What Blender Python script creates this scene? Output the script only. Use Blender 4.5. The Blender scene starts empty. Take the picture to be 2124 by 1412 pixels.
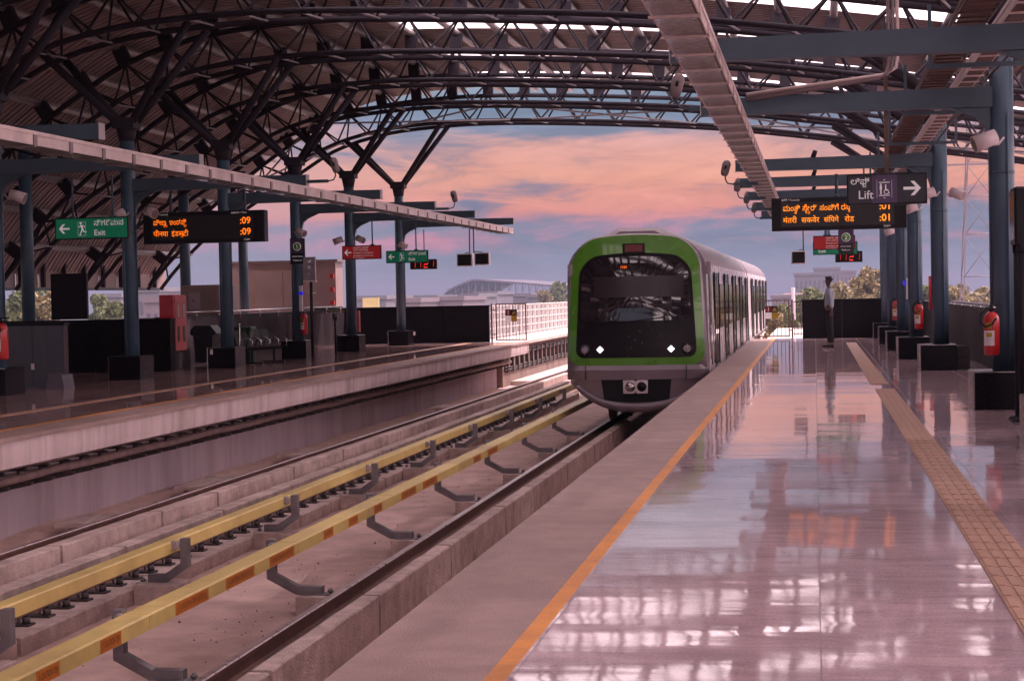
import bpy, math, random
from mathutils import Vector, Matrix, noise as mnoise
random.seed(7)
SC = bpy.context.scene
COL = SC.collection
rad = math.radians

# ------------------------------------------------------------------ camera
cd = bpy.data.cameras.new("camera"); cam = bpy.data.objects.new("camera", cd); COL.objects.link(cam)
R = ((0.984932979707415, 0.17177702977092807, -0.019991936568285757),
     (-0.015230145081306799, -0.028994212031398684, -0.9994635452829084),
     (-0.17226452962079866, 0.9847090878588233, -0.0259411665653069))
rt, dn, fw = Vector(R[0]), Vector(R[1]), Vector(R[2])
m = Matrix.Identity(4)
for i in range(3):
    m[i][0] = rt[i]; m[i][1] = -dn[i]; m[i][2] = -fw[i]
m[0][3], m[1][3], m[2][3] = 0, 0, 1.5
cam.matrix_world = m
cd.sensor_width = 36; cd.lens = 36 * 3600 / 2124
cd.clip_start = 0.1; cd.clip_end = 6000
SC.camera = cam
SC.render.engine = 'CYCLES'
SC.view_settings.view_transform = 'Standard'; SC.view_settings.look = 'None'
SC.view_settings.gamma = 1
EXPO = 0.78
SC.view_settings.exposure = EXPO
SC.cycles.use_denoising = True
SC.cycles.max_bounces = 8; SC.cycles.diffuse_bounces = 4; SC.cycles.glossy_bounces = 4
SC.cycles.transmission_bounces = 5; SC.cycles.transparent_max_bounces = 8
SC.cycles.sample_clamp_indirect = 8; SC.cycles.caustics_reflective = False; SC.cycles.caustics_refractive = False

# ------------------------------------------------------------------ node helpers
def nn(nt, t, **kw):
    n = nt.nodes.new(t)
    for k, v in kw.items():
        setattr(n, k, v)
    return n
def ramp(nt, stops, interp='LINEAR'):
    n = nt.nodes.new('ShaderNodeValToRGB'); cr = n.color_ramp; cr.interpolation = interp
    while len(cr.elements) < len(stops): cr.elements.new(0.5)
    for e, (p, c) in zip(cr.elements, stops):
        e.position = p; e.color = (c[0], c[1], c[2], 1)
    return n
def mth(nt, op, a, b=None, c=None):
    n = nt.nodes.new('ShaderNodeMath'); n.operation = op
    for i, v in enumerate((a, b, c)):
        if v is None: continue
        if isinstance(v, (int, float)): n.inputs[i].default_value = v
        else: nt.links.new(v, n.inputs[i])
    return n.outputs[0]
def srgb(r, g, b):
    f = lambda c: (c / 255 / 12.92) if c / 255 <= 0.04045 else ((c / 255 + 0.055) / 1.055) ** 2.4
    return (f(r), f(g), f(b))

# ------------------------------------------------------------------ world: sunset clouds low in the sky, bright hazy zenith
W = bpy.data.worlds.new("World"); SC.world = W; W.use_nodes = True
nt = W.node_tree; nt.nodes.clear()
L = nt.links.new
out = nn(nt, 'ShaderNodeOutputWorld'); bg = nn(nt, 'ShaderNodeBackground')
geo = nn(nt, 'ShaderNodeTexCoord'); sep = nn(nt, 'ShaderNodeSeparateXYZ')
L(geo.outputs['Generated'], sep.inputs[0])
x, y, z = sep.outputs
hor = mth(nt, 'SQRT', mth(nt, 'ADD', mth(nt, 'MULTIPLY', x, x), mth(nt, 'MULTIPLY', y, y)))
el = mth(nt, 'DIVIDE', z, mth(nt, 'MAXIMUM', hor, 0.001))
az = mth(nt, 'ARCTAN2', x, y)
elc = mth(nt, 'MINIMUM', el, 1.2)
def skynoise(fa, fe, off, detail, rough, dist):
    c = nn(nt, 'ShaderNodeCombineXYZ'); L(mth(nt, 'MULTIPLY', az, fa), c.inputs[0]); L(mth(nt, 'MULTIPLY', elc, fe), c.inputs[1]); c.inputs[2].default_value = off
    n = nn(nt, 'ShaderNodeTexNoise'); n.inputs['Scale'].default_value = 1; n.inputs['Detail'].default_value = detail; n.inputs['Roughness'].default_value = rough; n.inputs['Distortion'].default_value = dist
    L(c.outputs[0], n.inputs['Vector']); return n.outputs['Fac']
na = skynoise(6.5, 18, 2.3, 9, 0.58, 0.8)      # cloud masses
nb = skynoise(16, 85, 5.1, 8, 0.6, 1.1)        # streaks inside them
nc = skynoise(4.0, 24, 9.4, 5, 0.5, 0.4)       # broad colour drift
f = mth(nt, 'DIVIDE', el, 0.2)
base = ramp(nt, [(0.0, srgb(140, 150, 170)), (0.12, srgb(122, 138, 162)), (0.30, srgb(140, 142, 170)), (0.45, srgb(140, 148, 172)), (0.55, srgb(122, 144, 168)), (0.66, srgb(190, 194, 210)), (1.0, srgb(238, 224, 232))]); L(f, base.inputs[0])
fw_ = mth(nt, 'ADD', f, mth(nt, 'MULTIPLY', mth(nt, 'SUBTRACT', nc, 0.5), 0.20))
cloud = ramp(nt, [(0.0, srgb(160, 140, 168)), (0.08, srgb(178, 130, 156)), (0.15, srgb(212, 134, 152)), (0.21, srgb(205, 134, 152)), (0.26, srgb(236, 150, 132)), (0.34, srgb(248, 172, 146)), (0.42, srgb(234, 172, 160)), (0.50, srgb(214, 170, 174)), (0.60, srgb(176, 168, 184)), (1.0, srgb(220, 210, 218))]); L(fw_, cloud.inputs[0])
cover = ramp(nt, [(0.0, (.30,) * 3), (0.07, (.34,) * 3), (0.14, (.53,) * 3), (0.20, (.50,) * 3), (0.25, (.60,) * 3), (0.36, (.66,) * 3), (0.44, (.58,) * 3), (0.52, (.34,) * 3), (0.62, (.30,) * 3), (1.0, (.4,) * 3)]); L(f, cover.inputs[0])
mk = mth(nt, 'ADD', mth(nt, 'ADD', mth(nt, 'MULTIPLY', na, 0.72), mth(nt, 'MULTIPLY', nb, 0.28)), mth(nt, 'SUBTRACT', cover.outputs[0], 1.0))
mr = nn(nt, 'ShaderNodeMapRange'); mr.interpolation_type = 'SMOOTHSTEP'; L(mk, mr.inputs['Value']); mr.inputs['From Min'].default_value = -0.05; mr.inputs['From Max'].default_value = 0.10
mixw = nn(nt, 'ShaderNodeMix', data_type='RGBA'); L(mr.outputs[0], mixw.inputs['Factor']); L(base.outputs[0], mixw.inputs['A']); L(cloud.outputs[0], mixw.inputs['B'])
pf = nn(nt, 'ShaderNodeVectorMath', operation='SCALE'); L(mixw.outputs['Result'], pf.inputs[0]); L(mth(nt, 'ADD', mth(nt, 'ADD', mth(nt, 'MULTIPLY', nb, 0.75), mth(nt, 'MULTIPLY', na, 0.7)), 0.31), pf.inputs['Scale'])
# the left of the sky is greyer
lf = nn(nt, 'ShaderNodeMapRange'); L(az, lf.inputs['Value'])
lf.inputs['From Min'].default_value = -0.20; lf.inputs['From Max'].default_value = -0.38; lf.inputs['To Min'].default_value = 0; lf.inputs['To Max'].default_value = 0.65
mixl = nn(nt, 'ShaderNodeMix', data_type='RGBA'); L(pf.outputs[0], mixl.inputs['A']); mixl.inputs['B'].default_value = (*srgb(176, 168, 192), 1); L(lf.outputs[0], mixl.inputs['Factor'])
# high sky
hi = nn(nt, 'ShaderNodeMapRange'); L(el, hi.inputs['Value']); hi.interpolation_type = 'SMOOTHSTEP'
hi.inputs['From Min'].default_value = 0.17; hi.inputs['From Max'].default_value = 0.7
HIGH = (3.4, 2.6, 2.75)
mixh = nn(nt, 'ShaderNodeMix', data_type='RGBA'); L(mixl.outputs['Result'], mixh.inputs['A']); mixh.inputs['B'].default_value = (*HIGH, 1); L(hi.outputs[0], mixh.inputs['Factor'])
side = nn(nt, 'ShaderNodeMapRange'); side.interpolation_type = 'SMOOTHSTEP'; L(az, side.inputs['Value'])
side.inputs['From Min'].default_value = 0.28; side.inputs['From Max'].default_value = 0.9
mixs = nn(nt, 'ShaderNodeMix', data_type='RGBA'); L(mixh.outputs['Result'], mixs.inputs['A']); mixs.inputs['B'].default_value = (3.9, 2.95, 3.0, 1); L(side.outputs[0], mixs.inputs['Factor'])
mixh = mixs
sc = nn(nt, 'ShaderNodeVectorMath', operation='SCALE'); L(mixh.outputs['Result'], sc.inputs[0]); sc.inputs['Scale'].default_value = 1 / 2 ** EXPO
L(sc.outputs[0], bg.inputs['Color']); bg.inputs['Strength'].default_value = 1.0
L(bg.outputs[0], out.inputs[0])

# ------------------------------------------------------------------ sun
sd = bpy.data.lights.new("sun", 'SUN'); so = bpy.data.objects.new("sun", sd); COL.objects.link(so)
sd.energy = 3.8; sd.angle = rad(0.6); sd.color = (1.0, 0.80, 0.78)
sun_dir = Vector((0.45, 0.42, 0.95)).normalized()
so.rotation_euler = sun_dir.to_track_quat('Z', 'Y').to_euler()

# ------------------------------------------------------------------ materials
MATS = {}
def mat(name, c1, c2=None, scale=3.0, rough=0.6, metal=0.0, bump=0.0, bscale=None, streak=False, detail=6, spec=0.5, emit=None, estr=1.0, dirt=None, coat=0.0, contrast=(0.35, 0.65)):
    if name in MATS: return MATS[name]
    M = bpy.data.materials.new(name); M.use_nodes = True
    nt = M.node_tree; b = nt.nodes['Principled BSDF']; Lk = nt.links.new
    b.inputs['Roughness'].default_value = rough; b.inputs['Metallic'].default_value = metal
    b.inputs['Specular IOR Level'].default_value = spec; b.inputs['Coat Weight'].default_value = coat
    tc = nn(nt, 'ShaderNodeTexCoord'); mp = nn(nt, 'ShaderNodeMapping')
    Lk(tc.outputs['Object'], mp.inputs[0])
    oi = nn(nt, 'ShaderNodeObjectInfo')
    off = nn(nt, 'ShaderNodeVectorMath', operation='SCALE'); off.inputs[0].default_value = (13, 7, 5); Lk(oi.outputs['Random'], off.inputs['Scale'])
    Lk(off.outputs[0], mp.inputs['Location'])
    if streak: mp.inputs['Scale'].default_value = (1, 1, 0.12 if streak is True else streak)
    no = nn(nt, 'ShaderNodeTexNoise'); no.inputs['Scale'].default_value = scale; no.inputs['Detail'].default_value = detail; no.inputs['Roughness'].default_value = 0.6
    Lk(mp.outputs[0], no.inputs['Vector'])
    if c2 is None: c2 = tuple(v * 0.82 for v in c1)
    rp = ramp(nt, [(contrast[0], c2), (contrast[1], c1)]); Lk(no.outputs['Fac'], rp.inputs[0])
    colo = rp.outputs[0]
    if dirt:
        n3 = nn(nt, 'ShaderNodeTexNoise'); n3.inputs['Scale'].default_value = scale * 0.33; n3.inputs['Detail'].default_value = 9; n3.inputs['Roughness'].default_value = 0.72
        Lk(mp.outputs[0], n3.inputs['Vector'])
        r3 = ramp(nt, [(0.50, (0, 0, 0)), (0.68, (1, 1, 1))]); Lk(n3.outputs['Fac'], r3.inputs[0])
        mx = nn(nt, 'ShaderNodeMix', data_type='RGBA'); Lk(colo, mx.inputs['A']); mx.inputs['B'].default_value = (*dirt, 1)
        Lk(mth(nt, 'MULTIPLY', r3.outputs[0], 0.6), mx.inputs['Factor']); colo = mx.outputs['Result']
    Lk(colo, b.inputs['Base Color'])
    if rough > 0.12:
        Lk(mth(nt, 'ADD', mth(nt, 'MULTIPLY', no.outputs['Fac'], 0.2), rough - 0.1), b.inputs['Roughness'])
    if bump:
        nb = nn(nt, 'ShaderNodeTexNoise'); nb.inputs['Scale'].default_value = bscale or scale * 8; nb.inputs['Detail'].default_value = 5
        Lk(mp.outputs[0], nb.inputs['Vector'])
        bp = nn(nt, 'ShaderNodeBump'); bp.inputs['Strength'].default_value = bump; bp.inputs['Distance'].default_value = 0.02 if bump <= 1.0 else 0.02 * bump ** 2
        Lk(nb.outputs['Fac'], bp.inputs['Height']); Lk(bp.outputs[0], b.inputs['Normal'])
    if emit:
        b.inputs['Emission Color'].default_value = (*emit, 1); b.inputs['Emission Strength'].default_value = estr
    MATS[name] = M
    return M

CONC = mat('concrete', (0.64, 0.485, 0.455), (0.40, 0.295, 0.275), scale=5, rough=0.85, bump=0.8, bscale=45, dirt=(0.24, 0.17, 0.155), detail=12, contrast=(0.30, 0.62))
CONC_F = mat('bed_concrete', (0.66, 0.46, 0.425), (0.48, 0.33, 0.305), scale=2.2, detail=12, rough=0.85, bump=0.5, bscale=60, dirt=(0.40, 0.25, 0.21))
CONC_S = mat('stained_concrete', (0.74, 0.58, 0.60), (0.58, 0.44, 0.46), scale=5, rough=0.75, bump=0.3, bscale=30, streak=True, dirt=(0.19, 0.125, 0.11))
CONC_W = mat('wall_concrete', (0.50, 0.40, 0.46), (0.40, 0.31, 0.36), scale=3, rough=0.75, bump=0.3, bscale=30, streak=True, dirt=(0.26, 0.19, 0.20))
EDGE = mat('edge_stone', (0.41, 0.275, 0.255), (0.31, 0.20, 0.19), scale=3.2, rough=0.6, bump=0.4, bscale=90, dirt=(0.27, 0.175, 0.165), detail=12)
ORANGE = mat('orange_line_paint', (0.80, 0.30, 0.035), (0.66, 0.23, 0.03), scale=5, rough=0.5, bump=0.3, bscale=60, dirt=(0.36, 0.15, 0.05))
STEEL = mat('blue_grey_steel_paint', (0.062, 0.112, 0.165), (0.048, 0.085, 0.13), scale=2, rough=0.42, bump=0.05)
TRUSS = mat('shaded_steel_paint', (0.036, 0.029, 0.042), (0.027, 0.021, 0.032), scale=2, rough=0.7, spec=0.25)  # same paint as the columns, with the shade under the roof put into its colour
BEAMM = mat('beam_paint', (0.055, 0.088, 0.125), (0.042, 0.07, 0.10), scale=2, rough=0.5)
PURL = mat('galvanised_purlin', (0.42, 0.36, 0.38), (0.32, 0.27, 0.29), scale=4, rough=0.4, metal=0.6)
ROD = mat('bracing_rod_paint', (0.35, 0.32, 0.36), rough=0.5)
SHEET = mat('roof_sheet_metal', (0.40, 0.30, 0.30), (0.30, 0.22, 0.225), scale=1.5, rough=0.5, metal=0.1, dirt=(0.26, 0.17, 0.17))
GRANB = mat('black_granite', (0.010, 0.007, 0.010), (0.005, 0.004, 0.006), scale=40, rough=0.25, spec=0.15)
BLKW = mat('black_wall_tile', (0.009, 0.006, 0.009), (0.005, 0.004, 0.005), scale=3, rough=0.5, spec=0.12)
GRANG = mat('grey_granite_panel', (0.055, 0.045, 0.052), (0.03, 0.024, 0.028), scale=2.0, rough=0.18, streak=True)
TRAYM = mat('aluminium_tray', (0.74, 0.58, 0.57), (0.58, 0.44, 0.43), scale=3, rough=0.4, metal=0.3, bump=0.15, bscale=3)
TRAYB = mat('tray_bracket_steel', (0.26, 0.20, 0.21), rough=0.5, metal=0.4)
TRAYP = mat('tray_polished_lid', (0.26, 0.205, 0.20), (0.05, 0.035, 0.03), scale=14, rough=0.08, metal=1.0, bump=2.2, bscale=16)  # light and dark mottling in the colour stands in for glints on the underside
BROWN = mat('rusty_brown_cable_tray', (0.16, 0.09, 0.075), (0.09, 0.05, 0.045), scale=6, rough=0.6, metal=0.3)
RAILS = mat('rusty_rail_side', (0.20, 0.10, 0.085), (0.12, 0.058, 0.05), scale=9, rough=0.6, metal=0.3)
RAILT = mat('polished_rail_head', (0.62, 0.50, 0.52), (0.45, 0.35, 0.36), scale=12, rough=0.30, metal=0.9)
CABL = mat('dusty_cable_sheath', (0.34, 0.22, 0.22), (0.20, 0.13, 0.13), scale=6, rough=0.55)
FAST = mat('fastener_iron', (0.10, 0.075, 0.08), (0.05, 0.038, 0.042), scale=12, rough=0.5, metal=0.4)
YELC = mat('yellow_rail_cover', (0.74, 0.56, 0.20), (0.64, 0.47, 0.16), scale=2.5, rough=0.42, dirt=(0.42, 0.28, 0.11), bump=0.06)
LBL = mat('orange_warning_label', (0.62, 0.19, 0.02), (0.5, 0.14, 0.015), scale=30, rough=0.5)
LBLT = mat('dark_label_print', (0.10, 0.035, 0.015), rough=0.6)
BRKT = mat('galvanised_bracket', (0.23, 0.21, 0.23), (0.17, 0.15, 0.17), scale=7, rough=0.45, metal=0.5, bump=0.1)
INSU = mat('porcelain_insulator', (0.42, 0.36, 0.36), (0.3, 0.24, 0.24), scale=10, rough=0.3)
WHITE = mat('white_metal', (0.72, 0.66, 0.68), (0.62, 0.56, 0.58), scale=6, rough=0.4)
SPKM = mat('speaker_plastic', (0.62, 0.52, 0.54), (0.52, 0.42, 0.45), scale=6, rough=0.45)
BLACK = mat('black_plastic', (0.010, 0.009, 0.012), rough=0.45, spec=0.2)
DARKM = mat('dark_metal', (0.014, 0.012, 0.017), rough=0.6, spec=0.2)
STAIN = mat('stainless_steel', (0.55, 0.5, 0.52), (0.42, 0.38, 0.4), scale=5, rough=0.22, metal=1.0)
RED = mat('red_paint', (0.52, 0.018, 0.018), (0.42, 0.012, 0.012), scale=4, rough=0.3, coat=0.3)
REDD = mat('faded_red_paint', (0.50, 0.12, 0.13), (0.36, 0.06, 0.07), scale=3, rough=0.4, dirt=(0.28, 0.05, 0.05))
GREENS = mat('green_sign_face', (0.0, 0.17, 0.085), (0.0, 0.15, 0.075), rough=0.4, emit=(0.0, 0.17, 0.085), estr=0.12)
REDS = mat('red_sign_face', (0.36, 0.012, 0.015), (0.33, 0.01, 0.012), rough=0.4, emit=(0.36, 0.012, 0.015), estr=0.12)
PURP = mat('purple_sign_face', (0.065, 0.035, 0.10), (0.06, 0.03, 0.09), rough=0.35)
NAVY = mat('navy_sign_face', (0.012, 0.010, 0.022), rough=0.3)
SIGNW = mat('sign_lettering', (0.72, 0.66, 0.68), rough=0.5, emit=(0.7, 0.62, 0.64), estr=0.16)  # slight glow added to brighten the lettering
SIGNG = mat('green_disc', (0.06, 0.26, 0.02), rough=0.4)
LEDO = mat('orange_led', (0.8, 0.2, 0.02), rough=0.5, emit=(1.0, 0.17, 0.006), estr=0.85)
LEDO2 = mat('amber_led', (0.8, 0.3, 0.02), rough=0.5, emit=(1.0, 0.24, 0.006), estr=0.85)
LEDR = mat('red_led', (0.8, 0.03, 0.01), rough=0.5, emit=(1.0, 0.03, 0.012), estr=1.0)
PANELD = mat('dark_led_panel', (0.014, 0.010, 0.012), (0.009, 0.007, 0.009), scale=60, rough=0.3)
TRAING = mat('train_green_paint', (0.075, 0.24, 0.012), (0.07, 0.225, 0.011), scale=1, rough=0.28, coat=0.5)
TRAINS = mat('train_silver_paint', (0.25, 0.20, 0.235), (0.22, 0.175, 0.21), scale=2, rough=0.33, metal=0.35)
TRAINB = mat('train_black_mask', (0.012, 0.008, 0.010), (0.010, 0.006, 0.008), scale=3, rough=0.25, spec=0.14)
TRAINST = mat('train_stainless_side', (0.78, 0.68, 0.72), (0.64, 0.55, 0.59), scale=1.5, rough=0.28, metal=0.35, bump=0.12, bscale=2)
CREAM = mat('cream_panel', (0.33, 0.235, 0.23), (0.28, 0.195, 0.19), scale=1.5, rough=0.5, dirt=(0.26, 0.17, 0.17))
TACT = mat('tactile_tile', (0.46, 0.265, 0.19), (0.38, 0.215, 0.155), scale=8, rough=0.55, dirt=(0.36, 0.21, 0.155))
TACTD = mat('tactile_joint', (0.40, 0.23, 0.165), rough=0.7)
STONE = mat('rough_stone', (0.10, 0.085, 0.08), (0.06, 0.05, 0.048), scale=20, rough=0.9, bump=0.8)
DBIN = mat('dark_bin_plastic', (0.02, 0.018, 0.024), rough=0.4)
GBIN = mat('green_bin_plastic', (0.012, 0.05, 0.022), rough=0.4)
BRASS = mat('brass', (0.5, 0.3, 0.05), rough=0.3, metal=0.9)
BLUEW = mat('blue_tape', (0.02, 0.02, 0.7), rough=0.4, emit=(0.02, 0.02, 0.7), estr=0.3)  # tape is given a small glow of its own to brighten it
YELSIGN = mat('yellow_sign_face', (0.40, 0.26, 0.01), rough=0.5)
GROUND = mat('city_ground', (0.16, 0.14, 0.12), (0.08, 0.09, 0.05), scale=0.06, rough=0.95)
DECK = mat('deck_concrete', (0.62, 0.55, 0.52), (0.5, 0.44, 0.41), scale=0.8, rough=0.8, dirt=(0.42, 0.34, 0.31))
PARAP = mat('parapet_concrete', (0.30, 0.20, 0.18), (0.20, 0.13, 0.12), scale=4, rough=0.8, streak=True, dirt=(0.10, 0.065, 0.055))
RAILW = mat('white_railing_paint', (0.66, 0.60, 0.60), rough=0.5)
GATEM = mat('brown_gate_paint', (0.16, 0.085, 0.10), rough=0.5)
HAZEB = [mat('hazed_wall_lilac', (0.165, 0.15, 0.185), (0.14, 0.13, 0.16), scale=0.3, rough=0.8), mat('hazed_wall_pink', (0.18, 0.14, 0.165), (0.155, 0.12, 0.145), scale=0.3, rough=0.8), mat('hazed_wall_grey', (0.14, 0.135, 0.17), (0.12, 0.115, 0.145), scale=0.3, rough=0.8)]  # distance haze is mixed into these wall colours
FWIN = mat('hazed_window_glass', (0.10, 0.095, 0.13), rough=0.2)  # window tone faded towards the walls, haze painted in
LEAF1 = mat('leaf_green', (0.17, 0.19, 0.07), (0.09, 0.11, 0.04), scale=0.8, rough=0.7)
LEAF2 = mat('leaf_olive', (0.30, 0.24, 0.12), (0.17, 0.14, 0.07), scale=0.8, rough=0.7)
BARK = mat('bark', (0.10, 0.075, 0.06), scale=6, rough=0.9, bump=0.5)
SKIN = mat('skin', (0.13, 0.065, 0.045), rough=0.5)
SHIRT = mat('pale_shirt_cotton', (0.34, 0.38, 0.44), (0.27, 0.31, 0.37), scale=6, rough=0.8)
TROUS = mat('black_trouser_cloth', (0.012, 0.011, 0.016), rough=0.8)
HAIR = mat('black_hair', (0.008, 0.006, 0.006), rough=0.5)
SHOE = mat('black_shoe_leather', (0.010, 0.008, 0.008), rough=0.3)

# skylight sheeting: translucent fibreglass
SKYL = bpy.data.materials.new('skylight_sheet'); SKYL.use_nodes = True
nt = SKYL.node_tree; nt.nodes.clear()
o_ = nn(nt, 'ShaderNodeOutputMaterial'); t_ = nn(nt, 'ShaderNodeBsdfTranslucent'); d_ = nn(nt, 'ShaderNodeBsdfTransparent'); mx_ = nn(nt, 'ShaderNodeMixShader')
t_.inputs[0].default_value = (0.74, 0.73, 0.76, 1); d_.inputs[0].default_value = (0.9, 0.9, 0.95, 1); mx_.inputs[0].default_value = 0.08
nt.links.new(t_.outputs[0], mx_.inputs[1]); nt.links.new(d_.outputs[0], mx_.inputs[2]); nt.links.new(mx_.outputs[0], o_.inputs[0])

# polished granite platform floor
def floor_material(name, base, base2, rough):
    M = bpy.data.materials.new(name); M.use_nodes = True
    nt = M.node_tree; b = nt.nodes['Principled BSDF']; Lk = nt.links.new
    g = nn(nt, 'ShaderNodeNewGeometry'); sp = nn(nt, 'ShaderNodeSeparateXYZ'); Lk(g.outputs['Position'], sp.inputs[0])
    TX, TY = 1.20, 0.60
    ux = mth(nt, 'DIVIDE', sp.outputs[0], TX); uy = mth(nt, 'DIVIDE', sp.outputs[1], TY)
    fx = mth(nt, 'FLOOR', ux); fy = mth(nt, 'FLOOR', uy)
    c = nn(nt, 'ShaderNodeCombineXYZ'); Lk(fx, c.inputs[0]); Lk(fy, c.inputs[1])
    wn = nn(nt, 'ShaderNodeTexWhiteNoise', noise_dimensions='3D'); Lk(c.outputs[0], wn.inputs['Vector'])
    # joints
    jx = mth(nt, 'LESS_THAN', mth(nt, 'SUBTRACT', ux, fx), 0.004); jy = mth(nt, 'LESS_THAN', mth(nt, 'SUBTRACT', uy, fy), 0.006)
    j = mth(nt, 'MAXIMUM', jx, jy)
    n_ = nn(nt, 'ShaderNodeTexNoise'); n_.inputs['Scale'].default_value = 60; n_.inputs['Detail'].default_value = 4; n_.inputs['Roughness'].default_value = 0.8; Lk(g.outputs['Position'], n_.inputs['Vector'])
    r_ = ramp(nt, [(0.3, base2), (0.7, base)]); Lk(n_.outputs['Fac'], r_.inputs[0])
    mpv = nn(nt, 'ShaderNodeMapping'); mpv.inputs['Scale'].default_value = (0.55, 2.2, 1); mpv.inputs['Rotation'].default_value = (0, 0, 0.12); Lk(g.outputs['Position'], mpv.inputs[0])
    nv = nn(nt, 'ShaderNodeTexNoise'); nv.inputs['Scale'].default_value = 2.2; nv.inputs['Detail'].default_value = 8; nv.inputs['Roughness'].default_value = 0.7; nv.inputs['Distortion'].default_value = 1.5
    Lk(mpv.outputs[0], nv.inputs['Vector'])
    vm = mth(nt, 'ADD', mth(nt, 'MULTIPLY', nv.outputs['Fac'], 1.1), mth(nt, 'ADD', mth(nt, 'MULTIPLY', wn.outputs['Value'], 0.16), 0.30))
    s_ = nn(nt, 'ShaderNodeVectorMath', operation='SCALE'); Lk(r_.outputs[0], s_.inputs[0]); Lk(vm, s_.inputs['Scale'])
    mx = nn(nt, 'ShaderNodeMix', data_type='RGBA'); Lk(s_.outputs[0], mx.inputs['A']); mx.inputs['B'].default_value = (0.06, 0.04, 0.04, 1); Lk(mth(nt, 'MULTIPLY', j, 0.7), mx.inputs['Factor'])
    Lk(mx.outputs['Result'], b.inputs['Base Color'])
    # gloss: scuffed traffic patches
    nr = nn(nt, 'ShaderNodeTexNoise'); nr.inputs['Scale'].default_value = 1.1; nr.inputs['Detail'].default_value = 7; nr.inputs['Roughness'].default_value = 0.65; Lk(g.outputs['Position'], nr.inputs['Vector'])
    rr = nn(nt, 'ShaderNodeMapRange'); Lk(nr.outputs['Fac'], rr.inputs['Value']); rr.inputs['From Min'].default_value = 0.35; rr.inputs['From Max'].default_value = 0.7
    rr.inputs['To Min'].default_value = rough * 0.55; rr.inputs['To Max'].default_value = rough * 1.7
    Lk(mth(nt, 'ADD', rr.outputs[0], mth(nt, 'MULTIPLY', j, 0.4)), b.inputs['Roughness'])
    b.inputs['IOR'].default_value = 1.35; b.inputs['Specular IOR Level'].default_value = 0.5
    # each slab lies a hair out of level; slight polish waves
    sub = nn(nt, 'ShaderNodeVectorMath', operation='SUBTRACT'); Lk(wn.outputs['Color'], sub.inputs[0]); sub.inputs[1].default_value = (0.5, 0.5, 0.5)
    sc1 = nn(nt, 'ShaderNodeVectorMath', operation='MULTIPLY'); Lk(sub.outputs[0], sc1.inputs[0]); sc1.inputs[1].default_value = (0.008, 0.006, 0)
    mpw = nn(nt, 'ShaderNodeMapping'); mpw.inputs['Scale'].default_value = (0.40, 5.5, 1); Lk(g.outputs['Position'], mpw.inputs[0])
    nw = nn(nt, 'ShaderNodeTexNoise'); nw.inputs['Scale'].default_value = 1.0; nw.inputs['Detail'].default_value = 3; nw.inputs['Roughness'].default_value = 0.6; Lk(mpw.outputs[0], nw.inputs['Vector'])
    sub2 = nn(nt, 'ShaderNodeVectorMath', operation='SUBTRACT'); Lk(nw.outputs['Color'], sub2.inputs[0]); sub2.inputs[1].default_value = (0.5, 0.5, 0.5)
    sc2 = nn(nt, 'ShaderNodeVectorMath', operation='MULTIPLY'); Lk(sub2.outputs[0], sc2.inputs[0]); sc2.inputs[1].default_value = (0.030, 0.016, 0)
    ad = nn(nt, 'ShaderNodeVectorMath', operation='ADD'); Lk(sc1.outputs[0], ad.inputs[0]); Lk(sc2.outputs[0], ad.inputs[1])
    ad2 = nn(nt, 'ShaderNodeVectorMath', operation='ADD'); Lk(g.outputs['Normal'], ad2.inputs[0]); Lk(ad.outputs[0], ad2.inputs[1])
    nm = nn(nt, 'ShaderNodeVectorMath', operation='NORMALIZE'); Lk(ad2.outputs[0], nm.inputs[0])
    Lk(nm.outputs[0], b.inputs['Normal'])
    return M
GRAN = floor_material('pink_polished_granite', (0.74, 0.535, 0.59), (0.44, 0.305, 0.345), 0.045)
GRAN2 = floor_material('left_polished_granite', (0.55, 0.34, 0.34), (0.30, 0.18, 0.18), 0.03)

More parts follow.
